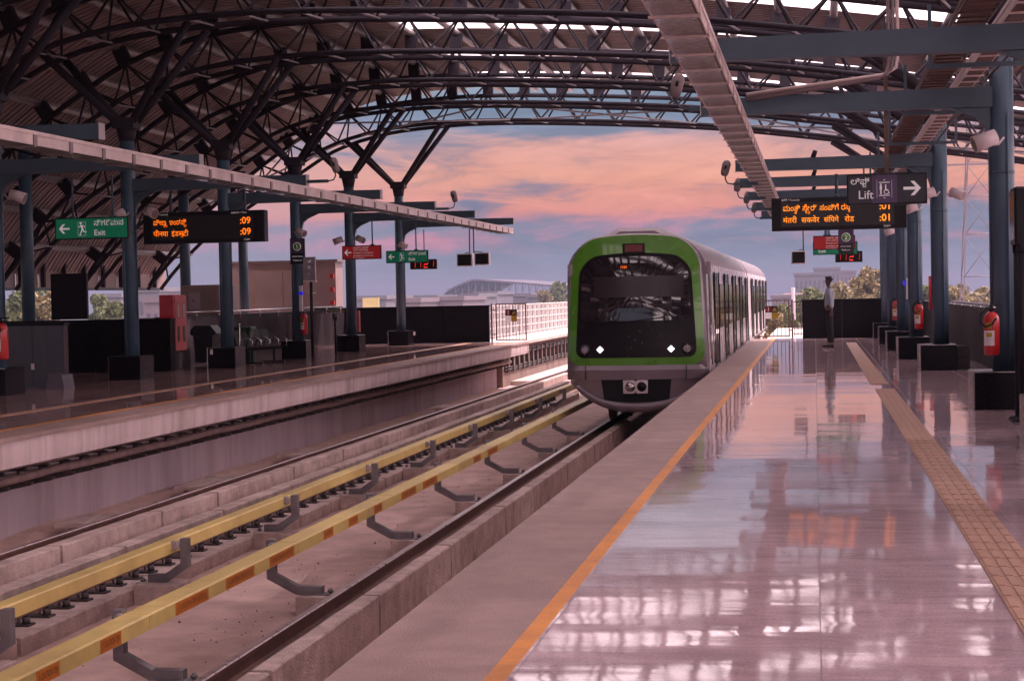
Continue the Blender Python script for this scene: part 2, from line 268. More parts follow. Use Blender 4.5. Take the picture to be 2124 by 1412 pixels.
# ------------------------------------------------------------------ mesh builder
class MB:
    def __init__(s): s.v = []; s.f = []; s.mi = []; s.mats = []; s.cur = 0; s.sm = []
    def use(s, M):
        if M not in s.mats: s.mats.append(M)
        s.cur = s.mats.index(M); return s
    def add(s, vs, fs, smooth=False):
        b = len(s.v); s.v += [tuple(p) for p in vs]
        for f in fs:
            s.f.append(tuple(b + i for i in f)); s.mi.append(s.cur); s.sm.append(smooth)
        return s
    def box(s, x0, x1, y0, y1, z0, z1):
        vs = [(x0, y0, z0), (x1, y0, z0), (x1, y1, z0), (x0, y1, z0), (x0, y0, z1), (x1, y0, z1), (x1, y1, z1), (x0, y1, z1)]
        return s.add(vs, [(0, 3, 2, 1), (4, 5, 6, 7), (0, 1, 5, 4), (1, 2, 6, 5), (2, 3, 7, 6), (3, 0, 4, 7)])
    def cbox(s, x0, x1, y0, y1, z0, z1, c=0.02):
        # box with chamfered vertical and top edges
        r = [(x0 + c, y0), (x1 - c, y0), (x1, y0 + c), (x1, y1 - c), (x1 - c, y1), (x0 + c, y1), (x0, y1 - c), (x0, y0 + c)]
        ri = [(x0 + c, y0 + c), (x1 - c, y0 + c), (x1 - c, y0 + c), (x1 - c, y1 - c), (x1 - c, y1 - c), (x0 + c, y1 - c), (x0 + c, y1 - c), (x0 + c, y0 + c)]
        vs = [(a, b, z0) for a, b in r] + [(a, b, z1 - c) for a, b in r] + [(a, b, z1) for a, b in ri]
        fs = [tuple(range(7, -1, -1))]
        for k in (0, 8):
            for i in range(8):
                j = (i + 1) % 8; fs.append((k + i, k + j, k + 8 + j, k + 8 + i))
        fs.append((16, 18, 20, 22))
        return s.add(vs, fs)
    def frame(s, p, q):
        d = (Vector(q) - Vector(p)); l = d.length; d = d / l if l > 1e-9 else Vector((0, 0, 1))
        up = Vector((0, 0, 1)) if abs(d.z) < 0.95 else Vector((0, 1, 0))
        a = d.cross(up).normalized(); b = a.cross(d).normalized()
        return d, a, b
    def rod(s, p, q, r, n=8, r2=None, cap=True, smooth=True):
        if r2 is None: r2 = r
        d, a, b = s.frame(p, q); vs = []
        for P, rr_ in ((Vector(p), r), (Vector(q), r2)):
            for i in range(n):
                t = 2 * math.pi * i / n; vs.append(P + (a * math.cos(t) + b * math.sin(t)) * rr_)
        s.add(vs, [(i, i + n, (i + 1) % n + n, (i + 1) % n) for i in range(n)], smooth)
        if cap: 
            k = len(s.v) - 2 * n
            s.f.append(tuple(k + i for i in range(n))); s.mi.append(s.cur); s.sm.append(False)
            s.f.append(tuple(k + n + i for i in range(n - 1, -1, -1))); s.mi.append(s.cur); s.sm.append(False)
        return s
    def bar(s, p, q, w, h):
        d, a, b = s.frame(p, q); vs = []
        for P in (Vector(p), Vector(q)):
            for sx, sy in ((-1, -1), (1, -1), (1, 1), (-1, 1)): vs.append(P + a * sx * w / 2 + b * sy * h / 2)
        return s.add(vs, [(3, 2, 1, 0), (4, 5, 6, 7), (0, 1, 5, 4), (1, 2, 6, 5), (2, 3, 7, 6), (3, 0, 4, 7)])
    def tube(s, pts, r, n=8, closed=False, rs=None, smooth=True):
        P = [Vector(p) for p in pts]; N = len(P); rings = []
        pa = None
        for i in range(N):
            if closed: t = P[(i + 1) % N] - P[i - 1]
            else: t = P[min(i + 1, N - 1)] - P[max(i - 1, 0)]
            t.normalize()
            if pa is None:
                up = Vector((0, 0, 1)) if abs(t.z) < 0.9 else Vector((0, 1, 0)); a = t.cross(up).normalized()
            else: a = (pa - t * pa.dot(t)).normalized()
            pa = a; b = t.cross(a); rr_ = rs[i] if rs else r
            rings.append([P[i] + (a * math.cos(2 * math.pi * k / n) + b * math.sin(2 * math.pi * k / n)) * rr_ for k in range(n)])
        vs = [v for rg in rings for v in rg]; fs = []
        for i in range(N if closed else N - 1):
            j = (i + 1) % N
            for k in range(n): fs.append((i * n + k, i * n + (k + 1) % n, j * n + (k + 1) % n, j * n + k))
        if not closed: fs.append(tuple(range(n - 1, -1, -1))); fs.append(tuple((N - 1) * n + k for k in range(n)))
        return s.add(vs, fs, smooth)
    def lathe(s, c, prof, n=20, axis='z'):
        vs = []
        for r_, h in prof:
            for i in range(n):
                t = 2 * math.pi * i / n; u, v = r_ * math.cos(t), r_ * math.sin(t)
                vs.append((c[0] + u, c[1] + v, c[2] + h) if axis == 'z' else ((c[0] + u, c[1] + h, c[2] + v) if axis == 'y' else (c[0] + h, c[1] + u, c[2] + v)))
        fs = [(k * n + i, k * n + (i + 1) % n, (k + 1) * n + (i + 1) % n, (k + 1) * n + i) for k in range(len(prof) - 1) for i in range(n)]
        if prof[0][0] > 0.001: fs.append(tuple(range(n - 1, -1, -1)))
        if prof[-1][0] > 0.001: fs.append(tuple((len(prof) - 1) * n + i for i in range(n)))
        return s.add(vs, fs, True)
    def prism(s, poly, y0, y1, axis='y'):
        # polygon in (x,z) extruded along y, or (y,z) along x, or (x,y) along z
        n = len(poly)
        def P(a, b, t): return (a, t, b) if axis == 'y' else ((t, a, b) if axis == 'x' else (a, b, t))
        vs = [P(a, b, y0) for a, b in poly] + [P(a, b, y1) for a, b in poly]
        fs = [tuple(range(n)), tuple(range(2 * n - 1, n - 1, -1))] + [(i, i + n, (i + 1) % n + n, (i + 1) % n) for i in range(n)]
        return s.add(vs, fs)
    def build(s, name, M=None, parent=None, origin=(0, 0, 0), fixn=True):
        me = bpy.data.meshes.new(name)
        ox, oy, oz = origin
        me.from_pydata([(p[0] - ox, p[1] - oy, p[2] - oz) for p in s.v], [], s.f)
        if M is not None and not s.mats: s.mats = [M]
        for mm in s.mats: me.materials.append(mm)
        for p, mi, sm in zip(me.polygons, s.mi, s.sm):
            p.material_index = min(mi, len(s.mats) - 1); p.use_smooth = sm
        if fixn:
            import bmesh
            bm = bmesh.new(); bm.from_mesh(me); bmesh.ops.recalc_face_normals(bm, faces=bm.faces); bm.to_mesh(me); bm.free()
        me.update()
        o = bpy.data.objects.new(name, me); COL.objects.link(o)
        if parent is None: o.location = origin
        else:
            o.parent = parent
        return o

def tag(o, label=None, cat=None, group=None, kind=None):
    if label: o['label'] = label
    if cat: o['category'] = cat
    if group: o['group'] = group
    if kind: o['kind'] = kind
    return o
def thing(name, label, cat, loc=(0, 0, 0), rz=0, group=None):
    o = bpy.data.objects.new(name, None); COL.objects.link(o); o.location = loc; o.rotation_euler = (0, 0, rz)
    o.empty_display_size = 0.2
    return tag(o, label, cat, group)
KIDS = {}
def part(mb, name, parent, M=None):
    # vertices are given in the parent's local frame
    o = mb.build(name, M, parent); return o
def copy_thing(src, loc, rz=None, label=None):
    r = src.copy(); COL.objects.link(r); r.location = loc
    if rz is not None: r.rotation_euler = (0, 0, rz)
    if label: r['label'] = label
    for ch in list(src.children):
        c = ch.copy(); COL.objects.link(c); c.parent = r
        for g in list(ch.children):
            d = g.copy(); COL.objects.link(d); d.parent = c
    return r
def struct(mb, name, M=None): return tag(mb.build(name, M), kind='structure')
def single(mb, name, M, label, cat, group=None, origin=None):
    o = mb.build(name, M, None, origin or (0, 0, 0)); return tag(o, label, cat, group)

# text -> mesh geometry, pieces = [(string, x, y, scale, (xscale))]
_tc = {}
def text_geo(s_, bold=0.0):
    k = (s_, bold)
    if k in _tc: return _tc[k]
    cu = bpy.data.curves.new('lettering_source', 'FONT'); cu.body = s_; cu.size = 1; cu.resolution_u = 3; cu.offset = bold
    ob = bpy.data.objects.new('lettering_source', cu); COL.objects.link(ob)
    dg = bpy.context.evaluated_depsgraph_get(); dg.update()
    me = bpy.data.meshes.new_from_object(ob.evaluated_get(dg))
    vs = [(v.co.x, v.co.y) for v in me.vertices]; fs = [tuple(p.vertices) for p in me.polygons]
    bpy.data.objects.remove(ob); bpy.data.curves.remove(cu); bpy.data.meshes.remove(me)
    _tc[k] = (vs, fs); return _tc[k]
def put_text(mb, pieces, P0, size, facing='-y', bold=0.0, sx=1.0):
    for pc in pieces:
        st, dx, dy, k = pc[:4]
        vs, fs = text_geo(st, bold)
        out_ = []
        for a, b in vs:
            u = (dx + a * k) * size * sx; w = (dy + b * k) * size
            if facing == '-y': out_.append((P0[0] + u, P0[1], P0[2] + w))
            else: out_.append((P0[0], P0[1] + u, P0[2] + w))
        mb.add(out_, fs)
    return mb

# ------------------------------------------------------------------ rows of columns along the station
ROWS = [22.0 + 5.2 * k for k in range(-6, 7)]          # last one 53.2
VIS = [r for r in ROWS if r > 20]
END = 54.3

# ================================================================== SETTING
mb = MB(); mb.box(-900, 900, -200, 3000, -9.6, -9.0); struct(mb, 'ground', GROUND)
# viaduct / track bed
mb = MB(); mb.box(-10.05, -0.6, -30, 130, -2.4, -1.47); struct(mb, 'track_bed', CONC_F)
# right platform: structural slab with the finishes on it
mb = MB(); mb.box(-1.93, 11, -30, END, -0.45, -0.02); mb.box(-1.70, 11, -30, END, -1.47, -0.46); struct(mb, 'platform', CONC)
mb = MB(); mb.box(-1.93, -1.30, -30, END - .002, -0.019, 0); struct(mb, 'platform_edge', EDGE)
mb = MB(); mb.box(-1.30, -1.215, -30, END - .004, -0.019, 0.001); struct(mb, 'platform_line_marking', ORANGE)
mb = MB(); mb.box(-1.215, 11, -30, END - .006, -0.019, 0); struct(mb, 'platform_floor', GRAN)
# left platform
def slab_edge(mb):
    # fascia with a slightly broken lower lip
    n = 160; top = []; bot = []
    for i in range(n + 1):
        yy = -5 + (55.0 + 5) * i / n
        lip = -0.30 - 0.02 * mnoise.noise((yy * 0.7, 0, 0)) - 0.008 * mnoise.noise((yy * 4, 3, 0))
        top.append((-9.08, yy, -0.05)); bot.append((-9.08, yy, lip))
    vs = top + bot; fs = [(i, i + 1, n + 2 + i, n + 1 + i) for i in range(n)]
    mb.add(vs, fs)
    vs = bot + [(-9.4, p[1], -0.33) for p in bot]; mb.add(vs, [(i, i + 1, n + 2 + i, n + 1 + i) for i in range(n)])
mb = MB(); slab_edge(mb); mb.box(-22, -9.09, -30, 55.0, -0.36, -0.02); struct(mb, 'left_platform', CONC_S)
mb = MB()
n = 220; vs = []; fs = []
for i in range(n + 1):
    yy = -5 + 60.0 * i / n; dx = 0.02 * mnoise.noise((yy * 0.9, 5, 0)) + 0.012 * mnoise.noise((yy * 5, 7, 0)); dz = 0.012 * mnoise.noise((yy * 3, 1, 0))
    vs += [(-9.60, yy, 0), (-9.055 + dx, yy, 0), (-9.05 + dx, yy, -0.055 + dz), (-9.085, yy, -0.055 + dz)]
for i in range(n):
    for k in range(3): fs.append((i * 4 + k, i * 4 + k + 1, i * 4 + k + 5, i * 4 + k + 4))
mb.add(vs, fs); mb.box(-9.60, -9.09, 54.9, 55.002, -0.055, -0.001); struct(mb, 'left_platform_edge', EDGE)
mb = MB(); mb.box(-9.70, -9.60, -30, 55.0, -0.019, 0.001); struct(mb, 'left_line_marking', ORANGE)
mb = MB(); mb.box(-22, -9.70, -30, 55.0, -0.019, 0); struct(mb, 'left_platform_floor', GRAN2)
mb = MB(); mb.box(-22, -10.0, -30, 54.2, -1.47, -0.37); struct(mb, 'left_platform_wall', CONC_W)
# tactile path on the left platform (thin light line) and right platform (raised bars)
mb = MB(); mb.box(-11.05, -10.85, -10, 54.5, 0.0005, 0.006); struct(mb, 'left_tactile_path', TACT)
def tactile(y0, y1, xo):
    mb = MB(); mb.use(TACTD); mb.box(xo - 0.14, xo + 0.14, y0, y1, 0.0005, 0.004); mb.use(TACT)
    yy = y0
    while yy < y1 - 0.05:
        e = min(yy + 0.29, y1)
        mb.box(xo - 0.137, xo + 0.137, yy + 0.004, e, 0.004, 0.006)
        for k in range(4):
            cx = xo - 0.105 + 0.07 * k; mb.box(cx - 0.018, cx + 0.018, yy + 0.015, e - 0.012, 0.006, 0.0105)
        yy += 0.30
    return mb
struct(tactile(-1, 26.3, 1.0), 'tactile_path', TACT)
struct(tactile(27.6, 49.0, 0.97), 'tactile_path', TACT)
# deck beyond the platforms
mb = MB(); mb.box(-1.55, 0.3, END + .01, 72, -0.5, -0.06); mb.box(-1.50, 0.3, END + .01, 72, -1.47, -0.51)
struct(mb, 'far_walkway', DECK)
mb = MB(); mb.box(-11.6, -9.75, 55.02, 170, -0.16, -0.05); struct(mb, 'left_far_walkway', DECK)
mb = MB(); mb.box(-11.6, -9.95, 55.02, 170, -2.4, -0.17); struct(mb, 'viaduct_side', PARAP)
mb = MB(); mb.box(-9.94, -8.8, 56.5, 130, -1.465, -1.33); struct(mb, 'cable_trench_cover', DECK)

# ================================================================== TRACKS
def rail_mesh(x, y0, y1, mb):
    # flat-bottomed section, head top z=-1.14
    prof = [(-0.075, -0.172), (0.075, -0.172), (0.075, -0.160), (0.02, -0.145), (0.009, -0.13), (0.009, -0.045), (0.036, -0.036), (0.036, -0.008), (0.028, 0), (-0.028, 0), (-0.036, -0.008), (-0.036, -0.036), (-0.009, -0.045), (-0.009, -0.13), (-0.02, -0.145), (-0.075, -0.160)]
    mb.use(RAILS); base = len(mb.f)
    mb.prism([(x + a, -1.14 + b) for a, b in prof], y0, y1)
    mb.use(RAILT)
    for i in range(base, len(mb.f)):
        zs = [mb.v[j][2] for j in mb.f[i]]
        if len(mb.f[i]) == 4 and min(zs) > -1.149: mb.mi[i] = mb.cur
def fastener(x, y, side):
    mb = MB().use(FAST); s_ = side
    mb.box(x - .06, x + .14, y - .05, y + .05, -1.311, -1.296) if s_ > 0 else mb.box(x - .14, x + .06, y - .05, y + .05, -1.311, -1.296)
    c = x + s_ * 0.10
    mb.rod((c, y, -1.296), (c, y, -1.25), 0.030, 8, 0.026); mb.rod((c, y, -1.25), (c, y, -1.205), 0.020, 8); mb.rod((c, y, -1.205), (c, y, -1.18), 0.012, 8)
    pts = [(x + s_ * (0.03 + 0.045 * math.cos(t)), y - 0.045 + 0.01 * t, -1.285 + 0.05 * math.sin(t)) for t in [k * math.pi / 6 for k in range(7)]]
    mb.tube(pts, 0.011, 6)
    return mb
rails = [(-8.62, 'rusty running rail beside the left platform wall'), (-7.10, 'running rail with iron fasteners under the far yellow cover'), (-4.28, 'shiny running rail in the foreground leading under the train'), (-2.77, 'running rail hidden under the right platform edge and train')]
for x_, lb in rails:
    t = thing('running_rail', lb, 'rail', (0, 0, 0), 0, 'running rails of the two tracks')
    mb = MB(); rail_mesh(x_, 2, 128, mb); part(mb, 'rail', t)
    if x_ == -7.10:
        yy = 11.3
        base = None
        while yy < 46:
            if base is None:
                base = fastener(0.0, 0.0, 1); base.v = [(a * 1.35, b * 1.35, -1.311 + (c_ + 1.311) * 1.35) for a, b, c_ in base.v]; o = part(base, 'rail_fastener', t); o.location = (x_ + 0.10, yy, 0); base = o
            else:
                o = base.copy(); COL.objects.link(o); o.parent = t; o.location = (x_ + 0.10, yy, 0)
            yy += 0.415 if yy < 17 else 0.5
    elif x_ != -2.77:
        base = None; yy = 9.0; k = 0
        while yy < 40:
            if base is None:
                mbb = MB().use(FAST); mbb.rod((0, 0, -1.31), (0, 0, -1.262), 0.016, 6); mbb.box(-.03, .03, -.04, .04, -1.311, -1.292)
                base = part(mbb, 'rail_clip', t); base.location = (x_ + 0.1, yy, 0)
            else:
                o = base.copy(); COL.objects.link(o); o.parent = t; o.location = (x_ + (0.1 if k % 2 else -0.1), yy, 0)
            yy += 0.6; k += 1
# plinths: base pad under the rail plus the raised inner upstand, poured in blocks
def block(x0, x1, y0, y1, z0, z1, name, label, cat, group):
    mb = MB(); c = 0.012
    nseg = max(2, int((y1 - y0) / 0.3)); ring = []
    for i in range(nseg + 1):
        yy = y0 + (y1 - y0) * i / nseg
        j1, j2, j3 = [0.008 * mnoise.noise((yy * 2.3 + q, x0, q)) for q in (0, 9, 17)]
        ring.append([(x0 + j1, yy, z0), (x0 + j1, yy, z1 - c + j3), (x0 + c + j1, yy, z1 + j3), (x1 - c + j2, yy, z1 + j3), (x1 + j2, yy, z1 - c + j3), (x1 + j2, yy, z0)])
    vs = [p for r_ in ring for p in r_]
    fs = [(i * 6 + k, i * 6 + k + 1, i * 6 + k + 7, i * 6 + k + 6) for i in range(nseg) for k in range(5)]
    fs += [tuple(range(6)), tuple(nseg * 6 + k for k in range(5, -1, -1))]
    mb.add(vs, fs); return single(mb, name, CONC, label, cat, group, origin=((x0 + x1) / 2, y0, z0))
def row_of(x0, x1, cuts, z0, z1, lab, grp, gap=0.07):
    for a, b in zip(cuts[:-1], cuts[1:]):
        block(x0, x1, a + gap, b, z0, z1, 'concrete_plinth', lab, 'concrete block', grp)
row_of(-3.96, -3.80, [8.6, 11.6, 14.68, 17.72, 21.0, 23.2, 26.4, 29.8, 32.6, 35.5], -1.47, -1.10, 'raised concrete block between the foreground rail and the right platform', 'raised blocks beside the foreground rail')
row_of(-8.25, -8.05, [11.0, 14.3, 17.5, 20.45, 22.5, 26.0, 28.9, 32, 35.2, 38.4, 41.6, 45, 49, 53, 57], -1.47, -1.10, 'raised concrete block along the inside of the far left rail', 'raised blocks beside the far left rail')
row_of(-7.50, -7.30, [11.0, 14.2, 17.48, 20.6, 22.9, 25.9, 28.7, 32, 35.2, 38.4, 41.6, 45, 49, 53, 57], -1.47, -1.10, 'low concrete strip block behind the far yellow cover', 'blocks behind the far yellow cover')
row_of(-7.22, -6.66, [11.0, 13.6, 16.9, 20.1, 23.2, 26.3, 29.6, 33, 36.4, 40, 44, 49], -1.47, -1.311, 'wide concrete pad carrying the fasteners below the far yellow cover', 'pads under the fastener rail')
row_of(-8.80, -8.40, [8, 14.0, 20, 26, 33, 40, 48, 57], -1.47, -1.311, 'long concrete pad under the rail by the platform wall', 'pads under the far left rail')
row_of(-4.40, -4.10, [6, 13.0, 20, 27, 36], -1.47, -1.311, 'long concrete pad under the foreground rail', 'pads under the foreground rail', gap=0.02)

# conductor rails with yellow covers
def conductor(name, label, xl, xr, side, brackets, joints, labels, zt=-0.86, zb=-0.98):
    t = thing(name, label, 'power rail', (0, 0, 0), 0, 'yellow covered power rails')
    js = [5.0] + joints + [joints[-1] + 3.8 * k for k in range(1, 7)]
    for a, b in zip(js[:-1], js[1:]):
        mb = MB()
        out_ = [(xl, zb), (xl, zt - 0.02), (xl + 0.02, zt), (xr - 0.012, zt), (xr, zt - 0.012), (xr, zb), (xr - 0.01, zb), (xr - 0.01, zb + 0.02), (xl + 0.01, zb + 0.02), (xl + 0.01, zb)]
        mb.prism(out_, a, b - 0.012); part(mb, 'rail_cover', t, YELC)
        mb = MB(); mb.prism([(xl - .003, zb), (xl - .003, zt - .02), (xl + .018, zt + .003), (xr - .012, zt + .003), (xr + .003, zt - .012), (xr + .003, zb), (xr - .01, zb), (xr - .01, zt - .01), (xl + .01, zt - .01), (xl + .01, zb)], b - 0.05, b - 0.013)
        part(mb, 'cover_clip', t, YELC)
    mb = MB(); xc = (xl + xr) / 2; mb.box(xc - .045, xc + .045, 5, js[-1], zb - 0.03, zb + 0.015); part(mb, 'contact_rail', t, RAILS)
    for yb in brackets:
        mb = MB(); w = 0.095
        if side > 0:   # post on the far (left) side, foot to the right
            xp = xl - 0.03
            pl = [(xp, -0.77), (xp, -1.12), (xp + 0.25, -1.25), (xp + 0.50, -1.25)]
        else:
            xp = xr + 0.05
            pl = [(xp + .06, -0.84), (xp + .06, -1.10), (xp - 0.14, -1.235), (xp - 0.32, -1.235)]
        th = 0.078
        # rectangular tube following the path
        P = [Vector((a, 0, b)) for a, b in pl]; offs = []
        for i, p in enumerate(P):
            d1 = (P[i] - P[i - 1]).normalized() if i else (P[1] - P[0]).normalized()
            d2 = (P[i + 1] - P[i]).normalized() if i < len(P) - 1 else d1
            n1_ = Vector((d1.z, 0, -d1.x)); n2_ = Vector((d2.z, 0, -d2.x)); nb_ = (n1_ + n2_).normalized(); k = 1 / max(0.4, nb_.dot(n1_))
            offs.append(nb_ * k * th / 2)
        poly = [(p.x + o.x, p.z + o.z) for p, o in zip(P, offs)] + [(p.x - o.x, p.z - o.z) for p, o in reversed(list(zip(P, offs)))]
        mb.prism(poly, yb - w / 2, yb + w / 2)
        br = part(mb, 'bracket', t, BRKT)
        fx = pl[-1][0]
        mb = MB(); s_ = 1 if side > 0 else -1
        mb.box(min(fx - s_ * .2, fx + s_ * .12), max(fx - s_ * .2, fx + s_ * .12), yb - .07, yb + .07, -1.292, -1.28)
        mb.rod((fx + s_ * .07, yb, -1.28), (fx + s_ * .07, yb, -1.235), 0.018, 6); mb.rod((fx + s_ * .07, yb, -1.268), (fx + s_ * .07, yb, -1.25), 0.03, 6)
        part(mb, 'foot_plate', t, BRKT)
        mb = MB(); xi = xl if side > 0 else xr
        cx = (pl[0][0])
        mb.lathe((cx + (0.03 if side > 0 else -0.085), yb - 0.09, zt - .04), [(0.02, -.0), (0.045, .0), (0.05, .010), (0.038, .018), (0.05, .026), (0.05, .034), (0.03, .04)], 14, 'y')
        part(mb, 'insulator', t, INSU)
    for a, b in labels:
        mb = MB(); xx = xr + 0.0015; mb.use(LBL)
        mb.add([(xx, a, zb + .004), (xx, b, zb + .004), (xx, b, zt - .016), (xx, a, zt - .016)], [(0, 1, 2, 3)])
        l_ = part(mb, 'warning_label', t)
        mb = MB(); ln = b - a
        st = "\u26a0CAUTION 750 VOLTS DC" if ln > 0.5 else "\u26a0CAUTION 750V"
        vs, fs = text_geo(st); wd = max(v[0] for v in vs)
        put_text(mb, [(st, 0, 0, 1)], (xx + 0.0015, a + ln * 0.06, zb + 0.035), 0.062, facing='+x', bold=0.0, sx=ln * 0.88 / (wd * 0.062))
        part(mb, 'lettering', l_, LBLT)
    return t
BB = [8.4, 12.15, 15.82, 19.55, 23.2, 26.85, 30.4, 34.0]
AB = [8.7, 12.49, 16.34, 20.03, 23.88, 27.69, 31.27, 35.16, 39.0, 42.8]
conductor('power_rail', 'yellow covered power rail with orange warning labels nearest the right platform', -5.10, -4.885, 1, BB, [8.4, 12.17, 15.90, 19.7, 23.45, 27.1], [(9.65, 9.83), (10.22, 10.57), (11.22, 11.59), (12.65, 13.39), (13.81, 14.56), (14.99, 15.74), (16.74, 17.09), (17.69, 18.07), (18.76, 19.13), (20.06, 20.84), (21.21, 22.06), (24.5, 25.04), (25.61, 26.41)], zt=-0.80, zb=-0.917)
conductor('power_rail', 'plain yellow covered power rail above the fastener rail', -6.47, -6.30, -1, AB, [8.6, 12.4, 16.33, 20.31, 24.18, 27.99, 31.6, 35.4], [])
# pedestals
for yb in BB[1:]:
    mb = MB(); mb.cbox(-4.86, -4.58, yb - 0.16, yb + 0.16, -1.47, -1.292, 0.006)
    single(mb, 'concrete_pedestal', CONC, 'small concrete pedestal under a bracket foot by the foreground rail', 'pedestal', 'pedestals of the near power rail')
for yb in AB[1:8]:
    mb = MB(); mb.cbox(-6.655, -6.2, yb - 0.22, yb + 0.16, -1.47, -1.275, 0.006)
    single(mb, 'concrete_pedestal', CONC, 'concrete pedestal block joined to the pad below the far yellow cover', 'pedestal', 'pedestals of the far power rail')
# loose drain covers beside the left wall
for i, (a, b, sz) in enumerate([(20.6, 21.6, .5), (29.9, 30.9, .45), (24.8, 26.4, .35), (42.5, 43.6, .4)]):
    mb = MB(); mb.cbox(-9.55, -9.55 + sz + .3, a, b, -1.33, -1.27, 0.008); mb.box(-9.45, -9.4, a + .1, b - .1, -1.47, -1.331); mb.box(-9.05, -9.0, a + .1, b - .1, -1.47, -1.331)
    single(mb, 'drain_cover', CONC, ['concrete cover slab lying nearest along the left wall', 'second raised concrete cover slab along the left wall', 'low cover slab between the two raised ones', 'farthest cover slab near the end of the left platform'][i], 'cover slab', 'cover slabs along the left wall')
# stones and grit lying on the track bed
mb = MB(); rnd = random.Random(11)
for i in range(1300):
    yv = 9 + 30 * rnd.random() ** 1.6; xv = rnd.choice([rnd.uniform(-6.1, -4.45), rnd.uniform(-8.0, -7.52), rnd.uniform(-9.9, -8.85), rnd.uniform(-5.8, -4.5), rnd.uniform(-6.6, -6.0)]); q = rnd.uniform(.004, .013) * (1.6 if rnd.random() < .08 else 1)
    a = rnd.random() * 3; c, d = q * math.cos(a), q * math.sin(a)
    zb = -1.471
    if -8.86 < xv < -8.84: continue
    mb.add([(xv - c, yv - d, zb), (xv + d, yv - c, zb), (xv + c, yv + d, zb), (xv - d, yv + c, zb), (xv + c * .3, yv, zb + q * 1.1)], [(0, 1, 4), (1, 2, 4), (2, 3, 4), (3, 0, 4)])
tag(mb.build('track_grit', RAILS), 'small dark stones and rust flakes scattered over the pale track bed', 'gravel', kind='stuff')
# dust drift along wall, coloured paler to stand in for missing light
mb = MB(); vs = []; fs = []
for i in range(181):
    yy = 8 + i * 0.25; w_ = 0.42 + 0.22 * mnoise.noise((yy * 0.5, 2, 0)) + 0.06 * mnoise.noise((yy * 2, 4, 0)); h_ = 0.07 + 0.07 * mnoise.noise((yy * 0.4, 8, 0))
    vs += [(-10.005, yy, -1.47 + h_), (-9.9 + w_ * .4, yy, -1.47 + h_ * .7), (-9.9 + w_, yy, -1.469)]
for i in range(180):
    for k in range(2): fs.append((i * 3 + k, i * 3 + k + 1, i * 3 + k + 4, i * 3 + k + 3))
mb.add(vs, fs, True); tag(mb.build('dust_and_gravel', mat('lightened_sandy_dust', (0.74, 0.52, 0.46), (0.60, 0.41, 0.36), scale=4, rough=0.95, bump=0.4, bscale=60)), 'pale dust drifted against the foot of the left platform wall', 'dust', kind='stuff')

# cables on brackets under the left platform edge
t = thing('cable_run', 'bundle of dark cables on wall brackets under the left platform edge', 'cables')
for k, (cx, cz, cr) in enumerate([(-9.72, -0.48, .04), (-9.82, -0.48, .035), (-9.68, -0.625, .052), (-9.80, -0.63, .05), (-9.90, -0.65, .035)]):
    mb = MB(); pts = [(cx + 0.012 * math.sin(i * 1.3 + k), 10 + i * 1.0, cz + 0.008 * math.sin(i * 2.1 + k * 2)) for i in range(46)]
    mb.tube(pts, cr, 8); part(mb, 'cable', t, CABL)
b0 = None
yy = 12.0
while yy < 54:
    if b0 is None:
        mb = MB(); mb.box(-9.998, -9.95, -.03, .03, -0.8, -0.37); mb.box(-9.76, -9.73, -.02, .02, -0.684, -0.365)
        mb.prism([(-9.95, -0.55), (-9.62, -0.55), (-9.62, -0.525), (-9.95, -0.515)], -.03, .03)
        mb.prism([(-9.95, -0.80), (-9.58, -0.725), (-9.56, -0.685), (-9.95, -0.685)], -.035, .035)
        b0 = part(mb, 'cable_bracket', t, FAST); b0.location = (0, yy, 0)
    else:
        o = b0.copy(); COL.objects.link(o); o.parent = t; o.location = (0, yy, 0)
    yy += 0.62 if yy < 54 else 1
# cables on viaduct side
t = thing('cable_run', 'twin cables clipped along the stained viaduct side beyond the left platform', 'cables')
for k, cz in enumerate((-0.35, -0.43, -0.85, -0.93)):
    mb = MB(); mb.tube([(-9.90, 55.2 + i * 2, cz + 0.02 * math.sin(i * 3 + k)) for i in range(40)], 0.035, 6); part(mb, 'cable', t, FAST)
mb = MB()
for i in range(60):
    mb.box(-9.948, -9.84, 55.5 + i, 55.54 + i, -1.0, -0.3)
o_ = part(mb, 'cable_brackets', t, FAST); o_['kind'] = 'stuff'

# ================================================================== ROOF
RC = [(-21.6, 2.35), (-21.0, 3.2), (-20.1, 4.25), (-19.1, 5.1), (-18.13, 5.83), (-17.0, 6.62), (-15.46, 7.5), (-13.6, 8.02), (-11.6, 8.22), (-9.6, 8.25), (-7, 8.14), (-4.1, 7.95), (-2.1, 7.76), (0.2, 7.45), (2.7, 7.07), (5.8, 6.6), (8.6, 6.08), (10.2, 5.75)]
def catmull(P, n=10):
    out_ = []
    for i in range(len(P) - 1):
        p0, p1, p2, p3 = P[max(i - 1, 0)], P[i], P[i + 1], P[min(i + 2, len(P) - 1)]
        for k in range(n):
            t = k / n
            out_.append(tuple(0.5 * (2 * p1[j] + (p2[j] - p0[j]) * t + (2 * p0[j] - 5 * p1[j] + 4 * p2[j] - p3[j]) * t * t + (3 * p1[j] - p0[j] - 3 * p2[j] + p3[j]) * t ** 3) for j in (0, 1)))
    out_.append(P[-1]); return out_
CUR = catmull(RC)
SL = [0]
for a, b in zip(CUR[:-1], CUR[1:]): SL.append(SL[-1] + math.hypot(b[0] - a[0], b[1] - a[1]))
def at_s(s_):
    s_ = max(0, min(SL[-1], s_))
    for i in range(len(SL) - 1):
        if SL[i + 1] >= s_:
            t = (s_ - SL[i]) / (SL[i + 1] - SL[i]); a, b = CUR[i], CUR[i + 1]
            tx, tz = b[0] - a[0], b[1] - a[1]; l = math.hypot(tx, tz)
            return (a[0] + tx * t, a[1] + tz * t), (tz / l, -tx / l)     # point, inward normal (down)
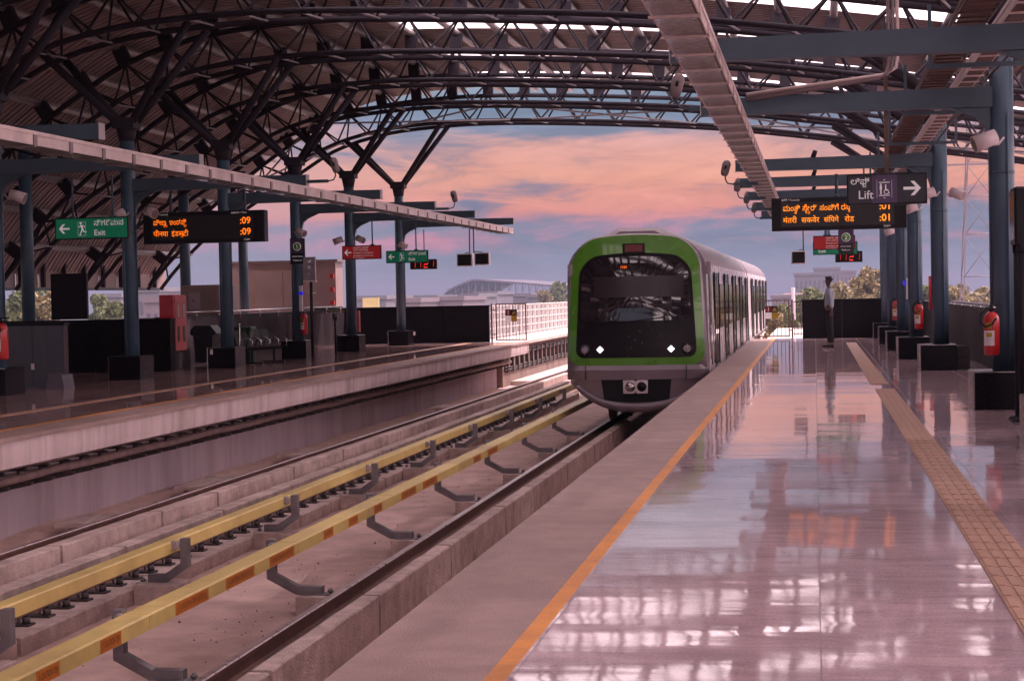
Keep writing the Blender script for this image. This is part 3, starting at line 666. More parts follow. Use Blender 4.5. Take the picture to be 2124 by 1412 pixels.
def s_of_x(x):
    for i in range(len(CUR) - 1):
        if CUR[i + 1][0] >= x: return SL[i] + (SL[i + 1] - SL[i]) * (x - CUR[i][0]) / (CUR[i + 1][0] - CUR[i][0])
    return SL[-1]
def offs(s_, d):
    (px, pz), (nx_, nz_) = at_s(s_); return (px + nx_ * d, pz + nz_ * d)
PITCH = 1.16
s0 = s_of_x(-9.9); NODES = []
k = -int(s0 / PITCH)
while s0 + k * PITCH < SL[-1] - 0.2:
    NODES.append(s0 + k * PITCH); k += 1
ROOF = thing('station_roof', 'curved corrugated station roof with bright skylight strips', 'roof', (-5.5, 20, 0))
ROOF.location = (0, 0, 0)
SKY0, SKY1 = s_of_x(-9.95), s_of_x(7.4)
def corr(y0, y1, sa, sb, M, name):
    # corrugations run round the arch
    ns = max(2, int((sb - sa) / 0.45)); ss = [sa + (sb - sa) * i / ns for i in range(ns + 1)]
    ys = []; yy = y0; p = 0.25
    while yy < y1 - 1e-6:
        for dy, dz in ((0, 0), (0.10, 0), (0.13, 0.065), (0.22, 0.065)):
            if yy + dy < y1: ys.append((yy + dy, dz))
        yy += p
    ys.append((y1, 0))
    vs = [];
    for s_ in ss:
        (px, pz), (nx_, nz_) = at_s(s_)
        for yv, dz in ys: vs.append((px - nx_ * dz, yv, pz - nz_ * dz))
    m_ = len(ys); fs = [(i * m_ + j, i * m_ + j + 1, (i + 1) * m_ + j + 1, (i + 1) * m_ + j) for i in range(ns) for j in range(m_ - 1)]
    mb = MB(); mb.add(vs, fs); return mb.build(name, M, ROOF, fixn=False)
yr = -9.2 - 1.6
bays = []
for r in ROWS:
    a, b = r - 1.55, r + 0.12          # skylight strip
    bays.append((a, b))
prev = -12.0
for (a, b) in bays:
    corr(prev, a, 0, SL[-1], SHEET, 'roof_sheet')
    corr(a, b, 0, SKY0, SHEET, 'roof_sheet')
    corr(a, b, SKY1, SL[-1], SHEET, 'roof_sheet')
    mb = MB(); ns = 40
    vs = [];
    for i in range(ns + 1):
        (px, pz), _ = at_s(SKY0 + (SKY1 - SKY0) * i / ns); vs += [(px, a - .03, pz + .01), (px, b + .03, pz + .01)]
    mb.add(vs, [(2 * i, 2 * i + 1, 2 * i + 3, 2 * i + 2) for i in range(ns)]); mb.build('skylight_panel', SKYL, ROOF, fixn=False)
    prev = b
corr(prev, 55.4, 0, SL[-1], SHEET, 'roof_sheet')
for s_ in NODES[::1]:
    (px, pz) = offs(s_, 0.13); mb = MB(); mb.rod((px, -11.5, pz), (px, 55.3, pz), 0.085, 8); part(mb, 'purlin', ROOF, PURL)
# lower side panels on the left
t = thing('side_cladding', 'row of pale panels hanging below the left eave of the roof', 'cladding')
k = 0; yy = 18.0
while yy < 55:
    mb = MB(); mb.box(-21.62, -21.56, yy + .06, yy + 1.3, 1.98, 2.75); part(mb, 'cladding_panel', t, CREAM)
    mb = MB(); mb.box(-21.5, -21.38, yy - .05, yy + .05, 1.99, 3.4); part(mb, 'cladding_post', t, TRUSS)
    yy += 1.4
mb = MB(); mb.box(-21.50, -21.36, 17, 55, 2.78, 2.88); mb.box(-21.50, -21.36, 17, 55, 1.9, 1.98); part(mb, 'cladding_rail', t, BEAMM)
# trusses (triangular: one top chord, twin bottom chords, warren webs)
TW = 0.55
def make_truss(label):
    t = thing('roof_truss', label, 'truss', (0, 0, 0), 0, 'arched roof trusses across the station')
    ss = [SL[-1] * i / 60 for i in range(61)]
    def dep(s_):  # depth shrinks towards the left foot
        return 1.36 if s_ > 6 else 0.75 + 0.61 * (s_ / 6)
    mb = MB(); mb.tube([(offs(s_, .55)[0], 0, offs(s_, .55)[1]) for s_ in ss], 0.065, 8); part(mb, 'top_chord', t, TRUSS)
    for sgn in (-1, 1):
        mb = MB(); mb.tube([(offs(s_, dep(s_))[0], sgn * TW, offs(s_, dep(s_))[1]) for s_ in ss], 0.060, 8); part(mb, 'bottom_chord', t, TRUSS)
    mb = MB()
    for i, s_ in enumerate(NODES):
        tp = offs(s_, .55)
        for ds in (-PITCH / 2, PITCH / 2):
            q = s_ + ds
            if q < 0.2 or q > SL[-1] - .2: continue
            bt = offs(q, dep(q))
            for sgn in (-1, 1): mb.rod((tp[0], 0, tp[1]), (bt[0], sgn * TW, bt[1]), 0.027, 6, cap=False)
    part(mb, 'web_bracing', t, TRUSS)
    mb = MB()
    for s_ in NODES:
        q = s_ + PITCH / 2
        if q > SL[-1] - .2: continue
        bt = offs(q, dep(q)); mb.rod((bt[0] - .12, -TW, bt[1]), (bt[0] + .12, TW, bt[1]), 0.022, 6, cap=False)
    o_ = part(mb, 'cross_ties', t, ROD); o_['kind'] = 'stuff'
    mb = MB()
    for s_ in NODES:
        (px, pz), (nx_, nz_) = at_s(s_); tx, tz = -nz_, nx_
        w_ = 0.15; pts = []
        for u, d in ((-w_, .16), (w_, .16), (w_, .56), (-w_, .56)): pts.append((px + tx * u + nx_ * d, pz + tz * u + nz_ * d))
        mb.prism(pts, -.09, .09)
    o_ = part(mb, 'purlin_cleats', t, TRUSS); o_['kind'] = 'stuff'
    return t
ordn = {22.0: 'nearest fully seen', 27.2: 'second', 32.4: 'third', 37.6: 'fourth', 42.8: 'fifth', 48.0: 'sixth', 53.2: 'last'}
tr0 = make_truss('last arched roof truss with open sky behind it')
tr0.location = (0, 53.2, 0)
for r in ROWS[:-1]:
    rr_ = round(r, 1)
    if rr_ < 11: lb = 'arched roof truss overhead behind the camera position'
    elif rr_ < 20: lb = 'arched roof truss high overhead above the near platform'
    else: lb = {22.0: 'arched roof truss above the column with the nearest fire extinguisher', 27.2: 'arched roof truss crossing the top edge of the photo', 32.4: 'arched roof truss above the two orange text boards', 37.6: 'arched roof truss just beyond the first bright skylight strip', 42.8: 'arched roof truss above the red sign', 48.0: 'arched roof truss second from the open end'}[rr_]
    copy_thing(tr0, (0, r - (.45 if rr_ == 32.4 else 0), 0), None, lb)
# bracing rods between the last two trusses and near the right
t = thing('roof_bracing', 'thin pale crossed rods between the last two roof trusses', 'bracing')
mb = MB()
qs = NODES[2::5]
for a, b in zip(qs[:-1], qs[1:]):
    for s1, s2 in ((a, b), (b, a)):
        p, q = offs(s1, 1.32), offs(s2, 1.32); mb.rod((p[0], 48.3, p[1]), (q[0], 52.9, q[1]), 0.028, 6)
part(mb, 'bracing_rod', t, ROD)
t = thing('roof_bracing', 'pale crossed rods below the roof near the top of the photo', 'bracing')
mb = MB()
for a, b in zip(qs[:-1], qs[1:]):
    for s1, s2 in ((a, b), (b, a)):
        p, q = offs(s1, 1.28), offs(s2, 1.28); mb.rod((p[0], 22.3, p[1]), (q[0], 26.9, q[1]), 0.03, 6)
part(mb, 'bracing_rod', t, ROD)

# ================================================================== COLUMNS
def zs(side, sx, zt):
    if side > 0: return 6.86 if sx > 0 else 6.42
    return 5.95 if sx < 0 else 5.6
def column(side, label, zt=5.12, boxw=(0.62, 0.70), tip=3.65, arm=True):
    """local frame: column axis at x=0,y=0, platform z=0; side=+1 the arm reaches +x, -1 reaches -x"""
    t = thing('platform_column', label, 'column', (0, 0, 0), 0, 'steel columns along the platforms')
    mb = MB(); mb.rod((0, 0, 0.45), (0, 0, zt), 0.145, 20); part(mb, 'column_shaft', t, STEEL)
    mb = MB(); mb.rod((0, 0, zt - .45), (0, 0, zt - .2), 0.15, 16, 0.2); mb.box(-.22, .22, -.2, .2, zt - .2, zt); part(mb, 'column_head', t, TRUSS)
    mb = MB(); mb.rod((0, 0, 2.86), (0, 0, 2.90), 0.149, 20); mb.rod((0, 0, 4.30), (0, 0, 4.33), 0.150, 20); o_ = part(mb, 'weld_bands', t, STEEL); o_['kind'] = 'stuff'
    mb = MB(); mb.rod((side * -.05, -.165, .47), (side * -.05, -.165, 3.6), .014, 8); mb.rod((side * .155, -.03, 1.2), (side * .155, -.03, 3.66), .012, 8); part(mb, 'conduit', t, STEEL)
    mb = MB().use(GRANB); x0, x1 = -0.36, 0.30
    if side < 0: x0, x1 = -0.41, 0.25
    mb.cbox(x0, x1, -0.36, 0.36, 0, 0.465, 0.008); mb.use(STAIN)
    mb.box(x0 - .002, x0 + .02, -0.362, -0.355, 0.01, 0.46) ; mb.box(x0, x1, -0.366, -0.361, 0.452, 0.462)
    part(mb, 'base_cladding', t)
    for sx in (-1, 1):
        for sy in (-1, 1):
            mb = MB(); mb.rod((sx * .14, sy * .1, zt - .1), (sx * 1.52, sy * TW, zs(side, sx, zt)), 0.078, 10); part(mb, 'roof_strut', t, TRUSS)
    if arm:
        mb = MB(); s_ = side
        mb.prism([(s_ * .1, 3.68), (s_ * tip, 3.70), (s_ * tip, 3.90), (s_ * .1, 3.93)], -.09, .09)
        part(mb, 'arm_beam', t, BEAMM)
        mb = MB(); mb.prism([(s_ * .1, 3.677), (s_ * .6, 3.678), (s_ * .32, 3.56), (s_ * .2, 3.46), (s_ * .14, 3.25)], -.05, .05); part(mb, 'haunch', t, BEAMM)
        mb = MB(); mb.box(min(s_ * (tip), s_ * (tip + .012)), max(s_ * tip, s_ * (tip + .012)), -.10, .10, 3.69, 3.91); part(mb, 'end_plate', t, PURL)
    return t
LX, RX = -13.02, 2.32
LXR = {32.4: -13.27, 37.6: -13.12, 42.8: -13.03, 48.0: -13.03, 53.2: -12.83, 27.2: -13.52}
RXR = {22.0: 2.28, 32.4: 2.25, 37.6: 2.10, 42.8: 2.08, 48.0: 2.08, 53.2: 2.1}
lab_l = {27.2: 'left platform column at the left edge beside a fire extinguisher', 32.4: 'left platform column behind the large green exit sign', 37.6: 'left platform column rising behind the bench and dark bin', 42.8: 'left platform column carrying the platform number sign', 48.0: 'left platform column behind the red direction sign', 53.2: 'last left platform column behind the small green exit sign', 22.0: 'left platform column just outside the left edge'}
lab_r = {22.0: 'thick right platform column with the nearest fire extinguisher', 32.4: 'right platform column with two loudspeakers and the rough stone behind', 37.6: 'right platform column with a fire extinguisher on its front side', 42.8: 'right platform column behind the white wall box', 48.0: 'right platform column with the smallest fire extinguisher', 53.2: 'last right platform column against the black end wall', 16.8: 'right platform column just outside the right edge'}
cl = column(1, lab_l[32.4]); cl.location = (LXR[32.4], 32.4, 0)
cr_ = column(-1, lab_r[32.4]); cr_.location = (RXR[32.4], 32.4, 0)
for r in ROWS:
    q = round(r, 1)
    if q != 32.4 and q > -11:
        copy_thing(cl, (LXR.get(q, LX), r, 0), None, lab_l.get(q, 'steel column of the left platform outside the view'))
        if q != 27.2: copy_thing(cr_, (RXR.get(q, RX), r, 0), None, lab_r.get(q, 'steel column of the right platform outside the view'))
for yv, lb in ((37.6, 'rear column between the left edge and the green exit sign'), (47.8, 'rear column standing beside the cream louvred unit'), (53.0, 'rear column behind the right end of the orange board')):
    t = thing('rear_column', lb, 'column', (-17.9, yv, 0), 0, 'rear columns of the left platform')
    mb = MB(); mb.rod((0, 0, 0), (0, 0, 5.6), 0.15, 18); part(mb, 'column_shaft', t, STEEL)

# ================================================================== CABLE TRAYS
def tray(name, label, x0, x1, y0, y1, z0, z1, step, body=TRAYM, lid=TRAYP, panel_side=None, rung=TRAYM):
    t = thing(name, label, 'cable tray')
    mb = MB(); mb.box(x0 + .03, x1 - .03, y0, y1, z0 + .012, z0 + .02); part(mb, 'tray_bottom', t, lid)
    for xx in (x0, x1 - .03):
        mb = MB(); mb.box(xx, xx + .03, y0, y1, z1 - .045, z1); mb.box(xx + .008, xx + .022, y0, y1, z0 + .02, z1 - .045); part(mb, 'side_rail', t, body)
    mb = MB(); yy = y0 + .2
    while yy < y1:
        mb.box(x0 - .006, x1 + .006, yy, yy + .05, z0 - .004, z0 + .011)
        if panel_side:
            xs = x1 if panel_side > 0 else x0
            mb.box(xs - .008, xs + .008, yy, yy + .09, z0, z1 - .045)
        yy += step
    o_ = part(mb, 'tray_rungs', t, rung); o_['kind'] = 'stuff'
    mb = MB().use(FAST)
    for k in range(4): mb.tube([(x0 + .07 + .09 * k + .012 * math.sin(i + k), y0 + (y1 - y0) * i / 60, z0 + .05 + .01 * math.sin(i * 1.7 + k)) for i in range(61)], .018, 6)
    part(mb, 'cable', t)
    return t
tray('cable_tray', 'long pale cable tray with panelled side above the left platform', -9.66, -9.26, 2, 53.6, 3.41, 3.60, 1.03, panel_side=1, rung=TRAYB)
tray('cable_tray', 'long pale cable tray hanging above the right platform edge', -1.19, -0.81, 2, 50.5, 3.55, 3.70, 1.08, panel_side=1)
tray('cable_tray', 'brown ladder tray full of cables close to the right columns', 1.35, 1.66, 2, 49, 4.02, 4.12, 0.3, BROWN, BROWN, rung=BROWN)
tray('cable_tray', 'pale channel tray between brown tray and right columns', 1.80, 2.02, 2, 49, 4.00, 4.14, 0.6, TRAYM, BROWN)
# tray hangers at each right row
t = thing('tray_hanger', 'dark steel trapeze hangers holding the trays beside the right columns', 'hanger')
for r in [r - 2.3 for r in VIS]:
    mb = MB(); mb.box(1.25, 2.4, r, r + .05, 3.90, 3.95); mb.box(1.27, 1.31, r, r + .05, 3.951, 4.6); mb.box(2.36, 2.40, r, r + .05, 3.951, 4.4); part(mb, 'trapeze', t, BEAMM)
# conduits
t = thing('conduit_pipe', 'bent grey conduit pipes running from the roof down onto the right beam', 'pipe')
for k in range(3):
    dx = 0.055 * k; mb = MB()
    mb.tube([(0.93 + dx, 21.75, 7.0), (0.93 + dx, 21.75, 4.25 + dx), (0.91 + dx, 21.75, 4.13 + dx * .5), (0.82 + dx * .6, 21.76, 4.06 + dx * .4), (-0.80, 21.78, 3.86 + dx * .6)], 0.022, 8); part(mb, 'pipe', t, TRAYM if k == 2 else TRAYB)
for k, (a, b) in enumerate([(3.05, 36), (-13.6, 33.0), (-12.62, 37.9)]):
    pass

# ================================================================== SIGNS
def arrow(mb, cx, cz, s_, y, d=1, w=0.16):
    # arrow pointing -x for d=-1, +x for d=+1; shaft plus two head strokes
    def q(pts): mb.prism([(cx + d * a * s_, cz + b * s_) for a, b in pts], y, y + .002)
    q([(-.5, -w / 2), (.36, -w / 2), (.36, w / 2), (-.5, w / 2)])
    q([(.5, 0), (.12, .42), (-.1, .42), (.28, 0)]); q([(.5, 0), (.28, -.0), (-.1, -.42), (.12, -.42)])
def runner(mb, cx, cz, s_, y):
    def disc(x0, z0, r_, n=12): mb.prism([(cx + (x0 + r_ * math.cos(2 * math.pi * i / n)) * s_, cz + (z0 + r_ * math.sin(2 * math.pi * i / n)) * s_) for i in range(n)], y, y + .002)
    def lim(a, b, w): 
        dx, dz = b[0] - a[0], b[1] - a[1]; l = math.hypot(dx, dz); px, pz = -dz / l * w / 2, dx / l * w / 2
        mb.prism([(cx + (a[0] + px) * s_, cz + (a[1] + pz) * s_), (cx + (b[0] + px) * s_, cz + (b[1] + pz) * s_), (cx + (b[0] - px) * s_, cz + (b[1] - pz) * s_), (cx + (a[0] - px) * s_, cz + (a[1] - pz) * s_)], y, y + .002)
    disc(-.08, .40, .085); lim((-.04, .28), (.06, -.02), .15); lim((-.03, .25), (-.24, .12), .06); lim((.0, .24), (.2, .22), .06); lim((.2, .22), (.24, .08), .05)
    lim((.06, -.02), (.16, -.22), .09); lim((.16, -.22), (.36, -.22), .08); lim((.03, -.04), (-.06, -.25), .09); lim((-.06, -.25), (-.16, -.5), .08)
    for a, b in (((-.3, .5), (.3, .5)), ((-.3, -.5), (.3, -.5)), ((-.3, -.5), (-.3, .5)), ((.3, -.5), (.3, .5))):
        mb.bar((cx + a[0] * s_, y + .001, cz + a[1] * s_), (cx + b[0] * s_, y + .001, cz + b[1] * s_), .002, .02 * s_ * 1.0)
def hung_sign(name, label, cat, x0, x1, z0, z1, y, face, hang, htop, dep=0.07, rim=BLACK, group=None, rot=0):
    t = thing(name, label, cat, (0, 0, 0), 0, group)
    mb = MB(); mb.cbox(x0, x1, y - dep / 2, y + dep / 2, z0, z1, 0.006); part(mb, 'sign_case', t, rim)
    mb = MB(); mb.box(x0 + .02, x1 - .02, y - dep / 2 - .003, y - dep / 2 - .0005, z0 + .02, z1 - .02); part(mb, 'sign_face', t, face)
    for hx in hang:
        mb = MB(); mb.rod((hx, y, z1), (hx, y, htop), 0.018, 8); mb.cbox(hx - .05, hx + .05, y - .03, y + .03, z1 - .001, z1 + .03, .004); part(mb, 'hanger_rod', t, BEAMM)
    return t, y - dep / 2 - .006
# large exit sign
def exit_sign(x0, x1, z0, z1, y, label, hang, flip=False):
    t, fy = hung_sign('exit_sign', label, 'exit sign', x0, x1, z0, z1, y, GREENS, hang, 3.6)
    w, h = x1 - x0, z1 - z0
    mb = MB()
    if not flip:
        arrow(mb, x0 + w * .13, z0 + h * .5, w * .145, fy, -1); runner(mb, x0 + w * .37, z0 + h * .48, h * .62, fy)
        tx = x0 + w * .535
    else:
        arrow(mb, x1 - w * .13, z0 + h * .5, w * .145, fy, 1); runner(mb, x1 - w * .37, z0 + h * .48, h * .62, fy); tx = x0 + w * .12
    put_text(mb, [("\u0ca8\u0cbf\u0c97\u0cef\u0cae\u0ca8", 0, 0, 1)], (tx, fy, z0 + h * .62), h * .34, bold=.012)
    put_text(mb, [("Exit", 0, 0, 1)], (tx, fy, z0 + h * .17), h * .36, bold=.012)
    part(mb, 'lettering', t, SIGNW); return t
exit_sign(-12.43, -11.14, 2.57, 2.93, 27.2, 'large green exit sign with arrow over the left platform', (-12.12, -11.42))
exit_sign(-11.97, -10.75, 2.48, 2.83, 48.0, 'small green exit sign in front of the left red clock', (-11.1,))
exit_sign(-0.03, 1.16, 2.43, 2.78, 48.0, 'green exit sign mostly hidden behind the right red sign', (0.35, 0.8), True)
# red emergency signs
def red_sign(x0, x1, z0, z1, y, label, hang, flip=False):
    t, fy = hung_sign('direction_sign', label, 'red sign', x0, x1, z0, z1, y, REDS, hang, 3.6)
    w, h = x1 - x0, z1 - z0; mb = MB()
    if not flip: arrow(mb, x0 + w * .15, z0 + h * .5, w * .18, fy, -1); tx = x0 + w * .29
    else: tx = x0 + w * .3
    put_text(mb, [("\u0ca4\u0cc1\u0cb0\u0ccd\u0ca4\u0cc1 \u0cb8\u0cb0\u0ca6\u0cbf", 0, 0, 1)], (tx, fy, z0 + h * .76), h * .2)
    put_text(mb, [("\u0ca4\u0cc1\u0cb0\u0ccd\u0ca4\u0cc1 \u0cb8\u0cb0\u0ca6\u0cbf \u0cb8\u0ccd\u0ca5\u0cb3", 0, 0, 1)], (tx, fy, z0 + h * .61), h * .13)
    put_text(mb, [("Emergency Trip System", 0, 0, 1)], (tx, fy, z0 + h * .42), h * .155)
    put_text(mb, [("passengers only for use", 0, 0, 1)], (tx, fy, z0 + h * .22), h * .155)
    put_text(mb, [("in an emergency", 0, 0, 1)], (tx, fy, z0 + h * .08), h * .12)
    part(mb, 'lettering', t, SIGNW); return t
red_sign(-11.82, -10.8, 2.49, 2.84, 42.8, 'red sign with white arrow hanging over the left platform', (-11.03,))
red_sign(-0.02, 0.98, 2.45, 2.79, 42.8, 'red sign over the right platform beside the platform two sign', (0.27, 0.36), True)
# platform number signs
def number_sign(x0, x1, z0, z1, y, label, num, hang):
    t, fy = hung_sign('platform_sign', label, 'platform sign', x0, x1, z0, z1, y, NAVY, hang, 3.6)
    w, h = x1 - x0, z1 - z0
    mb = MB(); mb.box(x0 + .012, x1 - .012, fy + .001, fy + .0028, z0 + h * .42, z1 - .012); part(mb, 'purple_panel', t, PURP)
    cx, cz = (x0 + x1) / 2, z0 + h * .68
    mb = MB().use(SIGNW); mb.lathe((cx, fy - .001, cz), [(0.105, 0), (0.105, .0018)], 24, 'y'); mb.use(SIGNG); mb.lathe((cx, fy - .003, cz), [(0.092, 0), (0.092, .0018)], 24, 'y'); part(mb, 'number_disc', t)
    mb = MB(); put_text(mb, [(num, 0, 0, 1)], (cx - .04, fy - .005, cz - .055), 0.15, bold=.01)
    put_text(mb, [("\u0caa\u0ccd\u0cb2\u0cbe\u0c9f\u0ccd\u0cab\u0cbe\u0cb0\u0c82", 0, 0, 1)], (x0 + w * .14, fy, z0 + h * .27), h * .075); put_text(mb, [("Platform", 0, 0, 1)], (x0 + w * .22, fy, z0 + h * .11), h * .10)
    part(mb, 'lettering', t, SIGNW); return t
number_sign(-13.07, -12.69, 2.40, 3.05, 42.4, 'purple platform one sign on the left column', '1', ())
number_sign(0.57, 0.93, 2.34, 2.90, 42.1, 'purple platform two sign hanging in front of the right red sign', '2', (0.75,))
# LED destination boards
def led_board(x0, x1, z0, z1, y, label, rows, M, hang, tcol, frac=.28):
    t = thing('destination_board', label, 'display board', (0, 0, 0), 0, 'orange text boards over the platforms')
    mb = MB(); mb.cbox(x0, x1, y - .12, y + .12, z0, z1, 0.012); part(mb, 'board_case', t, BLACK)
    fy = y - .1205
    w, h = x1 - x0, z1 - z0
    mb = MB(); mb.box(x0 + w * .07, x1 - w * .09, fy - .003, fy, z0 + h * .12, z1 - h * .13); part(mb, 'led_panel', t, PANELD)
    for k, (rowp, num) in enumerate(rows):
        mb = MB(); zz = z0 + h * (0.60 if k == 0 else 0.25)
        ts = h * .235; wd = squeeze(rowp, 1) * ts
        put_text(mb, rowp, (x0 + w * .085, fy - .006, zz), ts, bold=.001, sx=(w * frac * (1.06 if k else 1)) / wd)
        vs, fs = text_geo(':' + num, .012)
        put_text(mb, [(':' + num, 0, 0, 1)], (x0 + w * .80, fy - .006, zz - h * .02), h * .30, bold=.012)
        part(mb, 'lettering', t, M)
    mb = MB(); put_text(mb, [("\u0c95\u0ca1\u0cc6\u0c97\u0cc6 / Towards", 0, 0, 1)], (x0 + w * .075, fy - .004, z1 - h * .095), h * .085)
    put_text(mb, [("\u0cb8\u0cae\u0caf / Time", 0, 0, 1)], (x0 + w * .73, fy - .004, z1 - h * .095), h * .085)
    put_text(mb, [("\u25a1LBM", 0, 0, 1)], (x0 + w * .83, fy - .004, z0 + h * .05), h * .075); part(mb, 'printed_heading', t, SIGNW)
    for hx in hang:
        mb = MB(); mb.rod((hx, y, z1), (hx, y, 3.6), 0.03, 8); mb.rod((hx, y, z1), (hx, y, z1 + .06), 0.06, 8, .03); part(mb, 'hanger_rod', t, BEAMM)
    return t
K = {'pinya': [("\u0caa\u0cc0\u0ca3", 0, 0, 1), ("\u0caf", 1.85, -.30, .55), ("\u0c87\u0c82\u0ca1\u0cb8\u0cbf", 2.95, 0, 1), ("\u0c9f", 5.55, -.34, .6)],
     'pinyah': [("\u092a\u0940\u0928", 0, -.05, 1), ("\u092f\u093e", 1.34, -.05, 1), ("\u0907\u0902\u0921\u0938\u091f\u0940", 2.65, -.05, 1), ("\u094d\u0930", 4.25, -.12, .7)],
     'man': [("\u0cae\u0c82\u0ca4\u0cbf", 0, 0, 1), ("\u0cc3", 2.05, -.05, .8), ("\u0cb8\u0cc7", 3.0, 0, 1), ("\u0c95", 3.45, -.36, .55), ("\u0cb5", 3.85, -.42, .45), ("\u0cb0\u0ccd", 4.25, 0, 1), ("\u0cb8\u0c82\u0caa\u0cbf\u0c97\u0cc6", 5.65, 0, .98), ("\u0cb0\u0cb8\u0cc6", 8.95, 0, 1), ("\u0ca4", 10.0, -.34, .55)],
     'manh': [("\u092e\u0902\u0924\u0930\u0940", 0, -.05, 1), ("\u0938\u0915\u0935\u0947\u0930", 2.45, -.05, 1), ("\u0938\u0902\u093f\u092a\u0917\u0947", 5.45, -.05, .95), ("\u0930\u094b\u0921", 8.2, -.05, 1)]}
def squeeze(pcs, wmax):
    # scale the whole row horizontally by shrinking all pieces equally
    mx_ = 0
    for st, dx, dy, k in pcs:
        vs, _ = text_geo(st, .008); mx_ = max(mx_, dx + max(v[0] for v in vs) * k)
    return mx_
def fit(pcs, board_w, h, frac):
    mxx = squeeze(pcs, 1); want = frac * board_w / (h * .27); f_ = want / mxx
    return [(st, dx * f_, dy * max(f_, .8), k * f_ if f_ < 1 else k) for st, dx, dy, k in pcs]
BWL, BHL = 2.47, 0.61
led_board(-12.93, -10.46, 2.64, 3.25, 32.4, 'orange text board above the left platform showing 09', [(K['pinya'], '09'), (K['pinyah'], '09')], LEDO, (-10.89, -12.4), None, .275)
led_board(-0.76, 1.66, 2.58, 3.18, 32.4, 'orange text board above the right platform showing 01', [(K['man'], '01'), (K['manh'], '01')], LEDO2, (-0.42 + .84, ), None, .50)
# lift sign
t, fy = hung_sign('lift_sign', 'black lift sign with purple square and white arrow', 'lift sign', 0.41, 1.38, 2.53, 2.91, 22.0, NAVY, (), 3.7, dep=.12)
mb = MB(); mb.bar((0.90, 22, 2.91), (0.90, 22, 4.3), 0.05, 0.05); part(mb, 'hanger_post', t, BROWN)
mb = MB(); mb.box(0.715, 1.02, fy + .001, fy + .0028, 2.545, 2.895); part(mb, 'purple_panel', t, PURP)
mb = MB(); arrow(mb, 1.20, 2.72, .21, fy, 1, .17)
put_text(mb, [("\u0cb2\u0cbf\u0cab\u0ccd", 0, 0, 1), ("\u0c9f", 1.35, -.36, .6)], (0.455, fy, 2.785), 0.105, bold=.004)
put_text(mb, [("Lift", 0, 0, 1)], (0.545, fy, 2.605), 0.145, bold=.002)
for a, b in (((.775, 2.61), (.775, 2.83)), ((.955, 2.61), (.955, 2.83)), ((.80, 2.80), (.93, 2.80)), ((.80, 2.64), (.93, 2.64))): mb.bar((a[0], fy, a[1]), (b[0], fy, b[1]), .003, .010)
mb.prism([(.85, 2.825), (.88, 2.825), (.865, 2.84)], fy, fy + .002); mb.prism([(.85, 2.615), (.88, 2.615), (.865, 2.60)], fy, fy + .002)
mb.lathe((.822, fy, 2.775), [(.011, 0), (.011, .002)], 10, 'y'); mb.box(.809, .835, fy, fy + .002, 2.71, 2.762); mb.box(.814, .830, fy, fy + .002, 2.655, 2.708)
mb.lathe((.880, fy, 2.765), [(.009, 0), (.009, .002)], 10, 'y'); mb.box(.874, .888, fy, fy + .002, 2.705, 2.755); mb.box(.874, .912, fy, fy + .002, 2.70, 2.714)
mb.tube([(.888 + .028 * math.cos(q), fy + .001, 2.683 + .028 * math.sin(q)) for q in [i * math.pi / 8 for i in range(16)]], .004, 5, closed=True)
mb.bar((.91, fy, 2.70), (.925, fy, 2.66), .003, .008)
part(mb, 'lettering', t, SIGNW)
# clocks
SEG = {'1': 'bc', '2': 'abged'}
def clock(x0, x1, z0, z1, y, label, hang):
    t = thing('platform_clock', label, 'digital clock', (0, 0, 0), 0, 'red digital clocks')
    mb = MB(); mb.cbox(x0, x1, y - .05, y + .05, z0, z1, 0.006); part(mb, 'clock_case', t, BLACK)
    mb = MB(); w, h = x1 - x0, z1 - z0; dh = h * .62; dw = w * .135; fy = y - .054
    for k, ch in enumerate('1121'):
        cx = x0 + w * (.17, .38, .60, .86)[k]; cz = z0 + h * .5
        pts = {'a': ((-.5, .5), (.5, .5)), 'b': ((.5, .5), (.5, 0)), 'c': ((.5, 0), (.5, -.5)), 'd': ((-.5, -.5), (.5, -.5)), 'e': ((-.5, -.5), (-.5, 0)), 'g': ((-.5, 0), (.5, 0))}
        for s_ in SEG[ch]:
            a, b = pts[s_]; f_ = lambda p: (cx + p[0] * dw + (0 if ch == '2' else -dw * .3) + p[1] * dh * .1, fy, cz + p[1] * dh)
            mb.bar(f_(a), f_(b), .004, .023)
    part(mb, 'led_digits', t, LEDR)
    for hx in hang: mb = MB(); mb.rod((hx, y, z1), (hx, y, 3.6), .016, 8); part(mb, 'hanger_rod', t, BEAMM)
clock(-12.45, -11.6, 2.37, 2.68, 53.0, 'red digital clock behind the small exit sign on the left', (-12.0,))
clock(0.62, 1.42, 2.29, 2.62, 53.0, 'red digital clock below the right platform signs', (1.0,))
# monitors
def monitor(x0, x1, z0, z1, y, label, rod_x, tilt=0):
    t = thing('platform_monitor', label, 'monitor', ((x0 + x1) / 2, y, (z0 + z1) / 2), 0, 'hanging monitors at the platform ends')
    w, h = (x1 - x0) / 2, (z1 - z0) / 2
    mb = MB(); mb.cbox(-w, w, -.12, .12, -h, h, .012); c_ = part(mb, 'monitor_case', t, SPKM)
    mb = MB(); mb.box(-w + .03, w - .03, -.124, -.1205, -h + .03, h - .03); part(mb, 'screen', t, BLACK)
    mb = MB(); dx = rod_x - (x0 + x1) / 2; mb.rod((dx, .0, h - .01), (dx, .0, 3.58 - (z0 + z1) / 2), .02, 8); mb.rod((dx, 0, h + .05), (0, 0, h + .02), .015, 6); part(mb, 'hanger_rod', t, BEAMM)
    t.rotation_euler = (rad(tilt), 0, 0)
monitor(-10.94, -10.46, 2.43, 2.82, 53.0, 'left one of the two monitors hanging at the left platform end', -10.55)
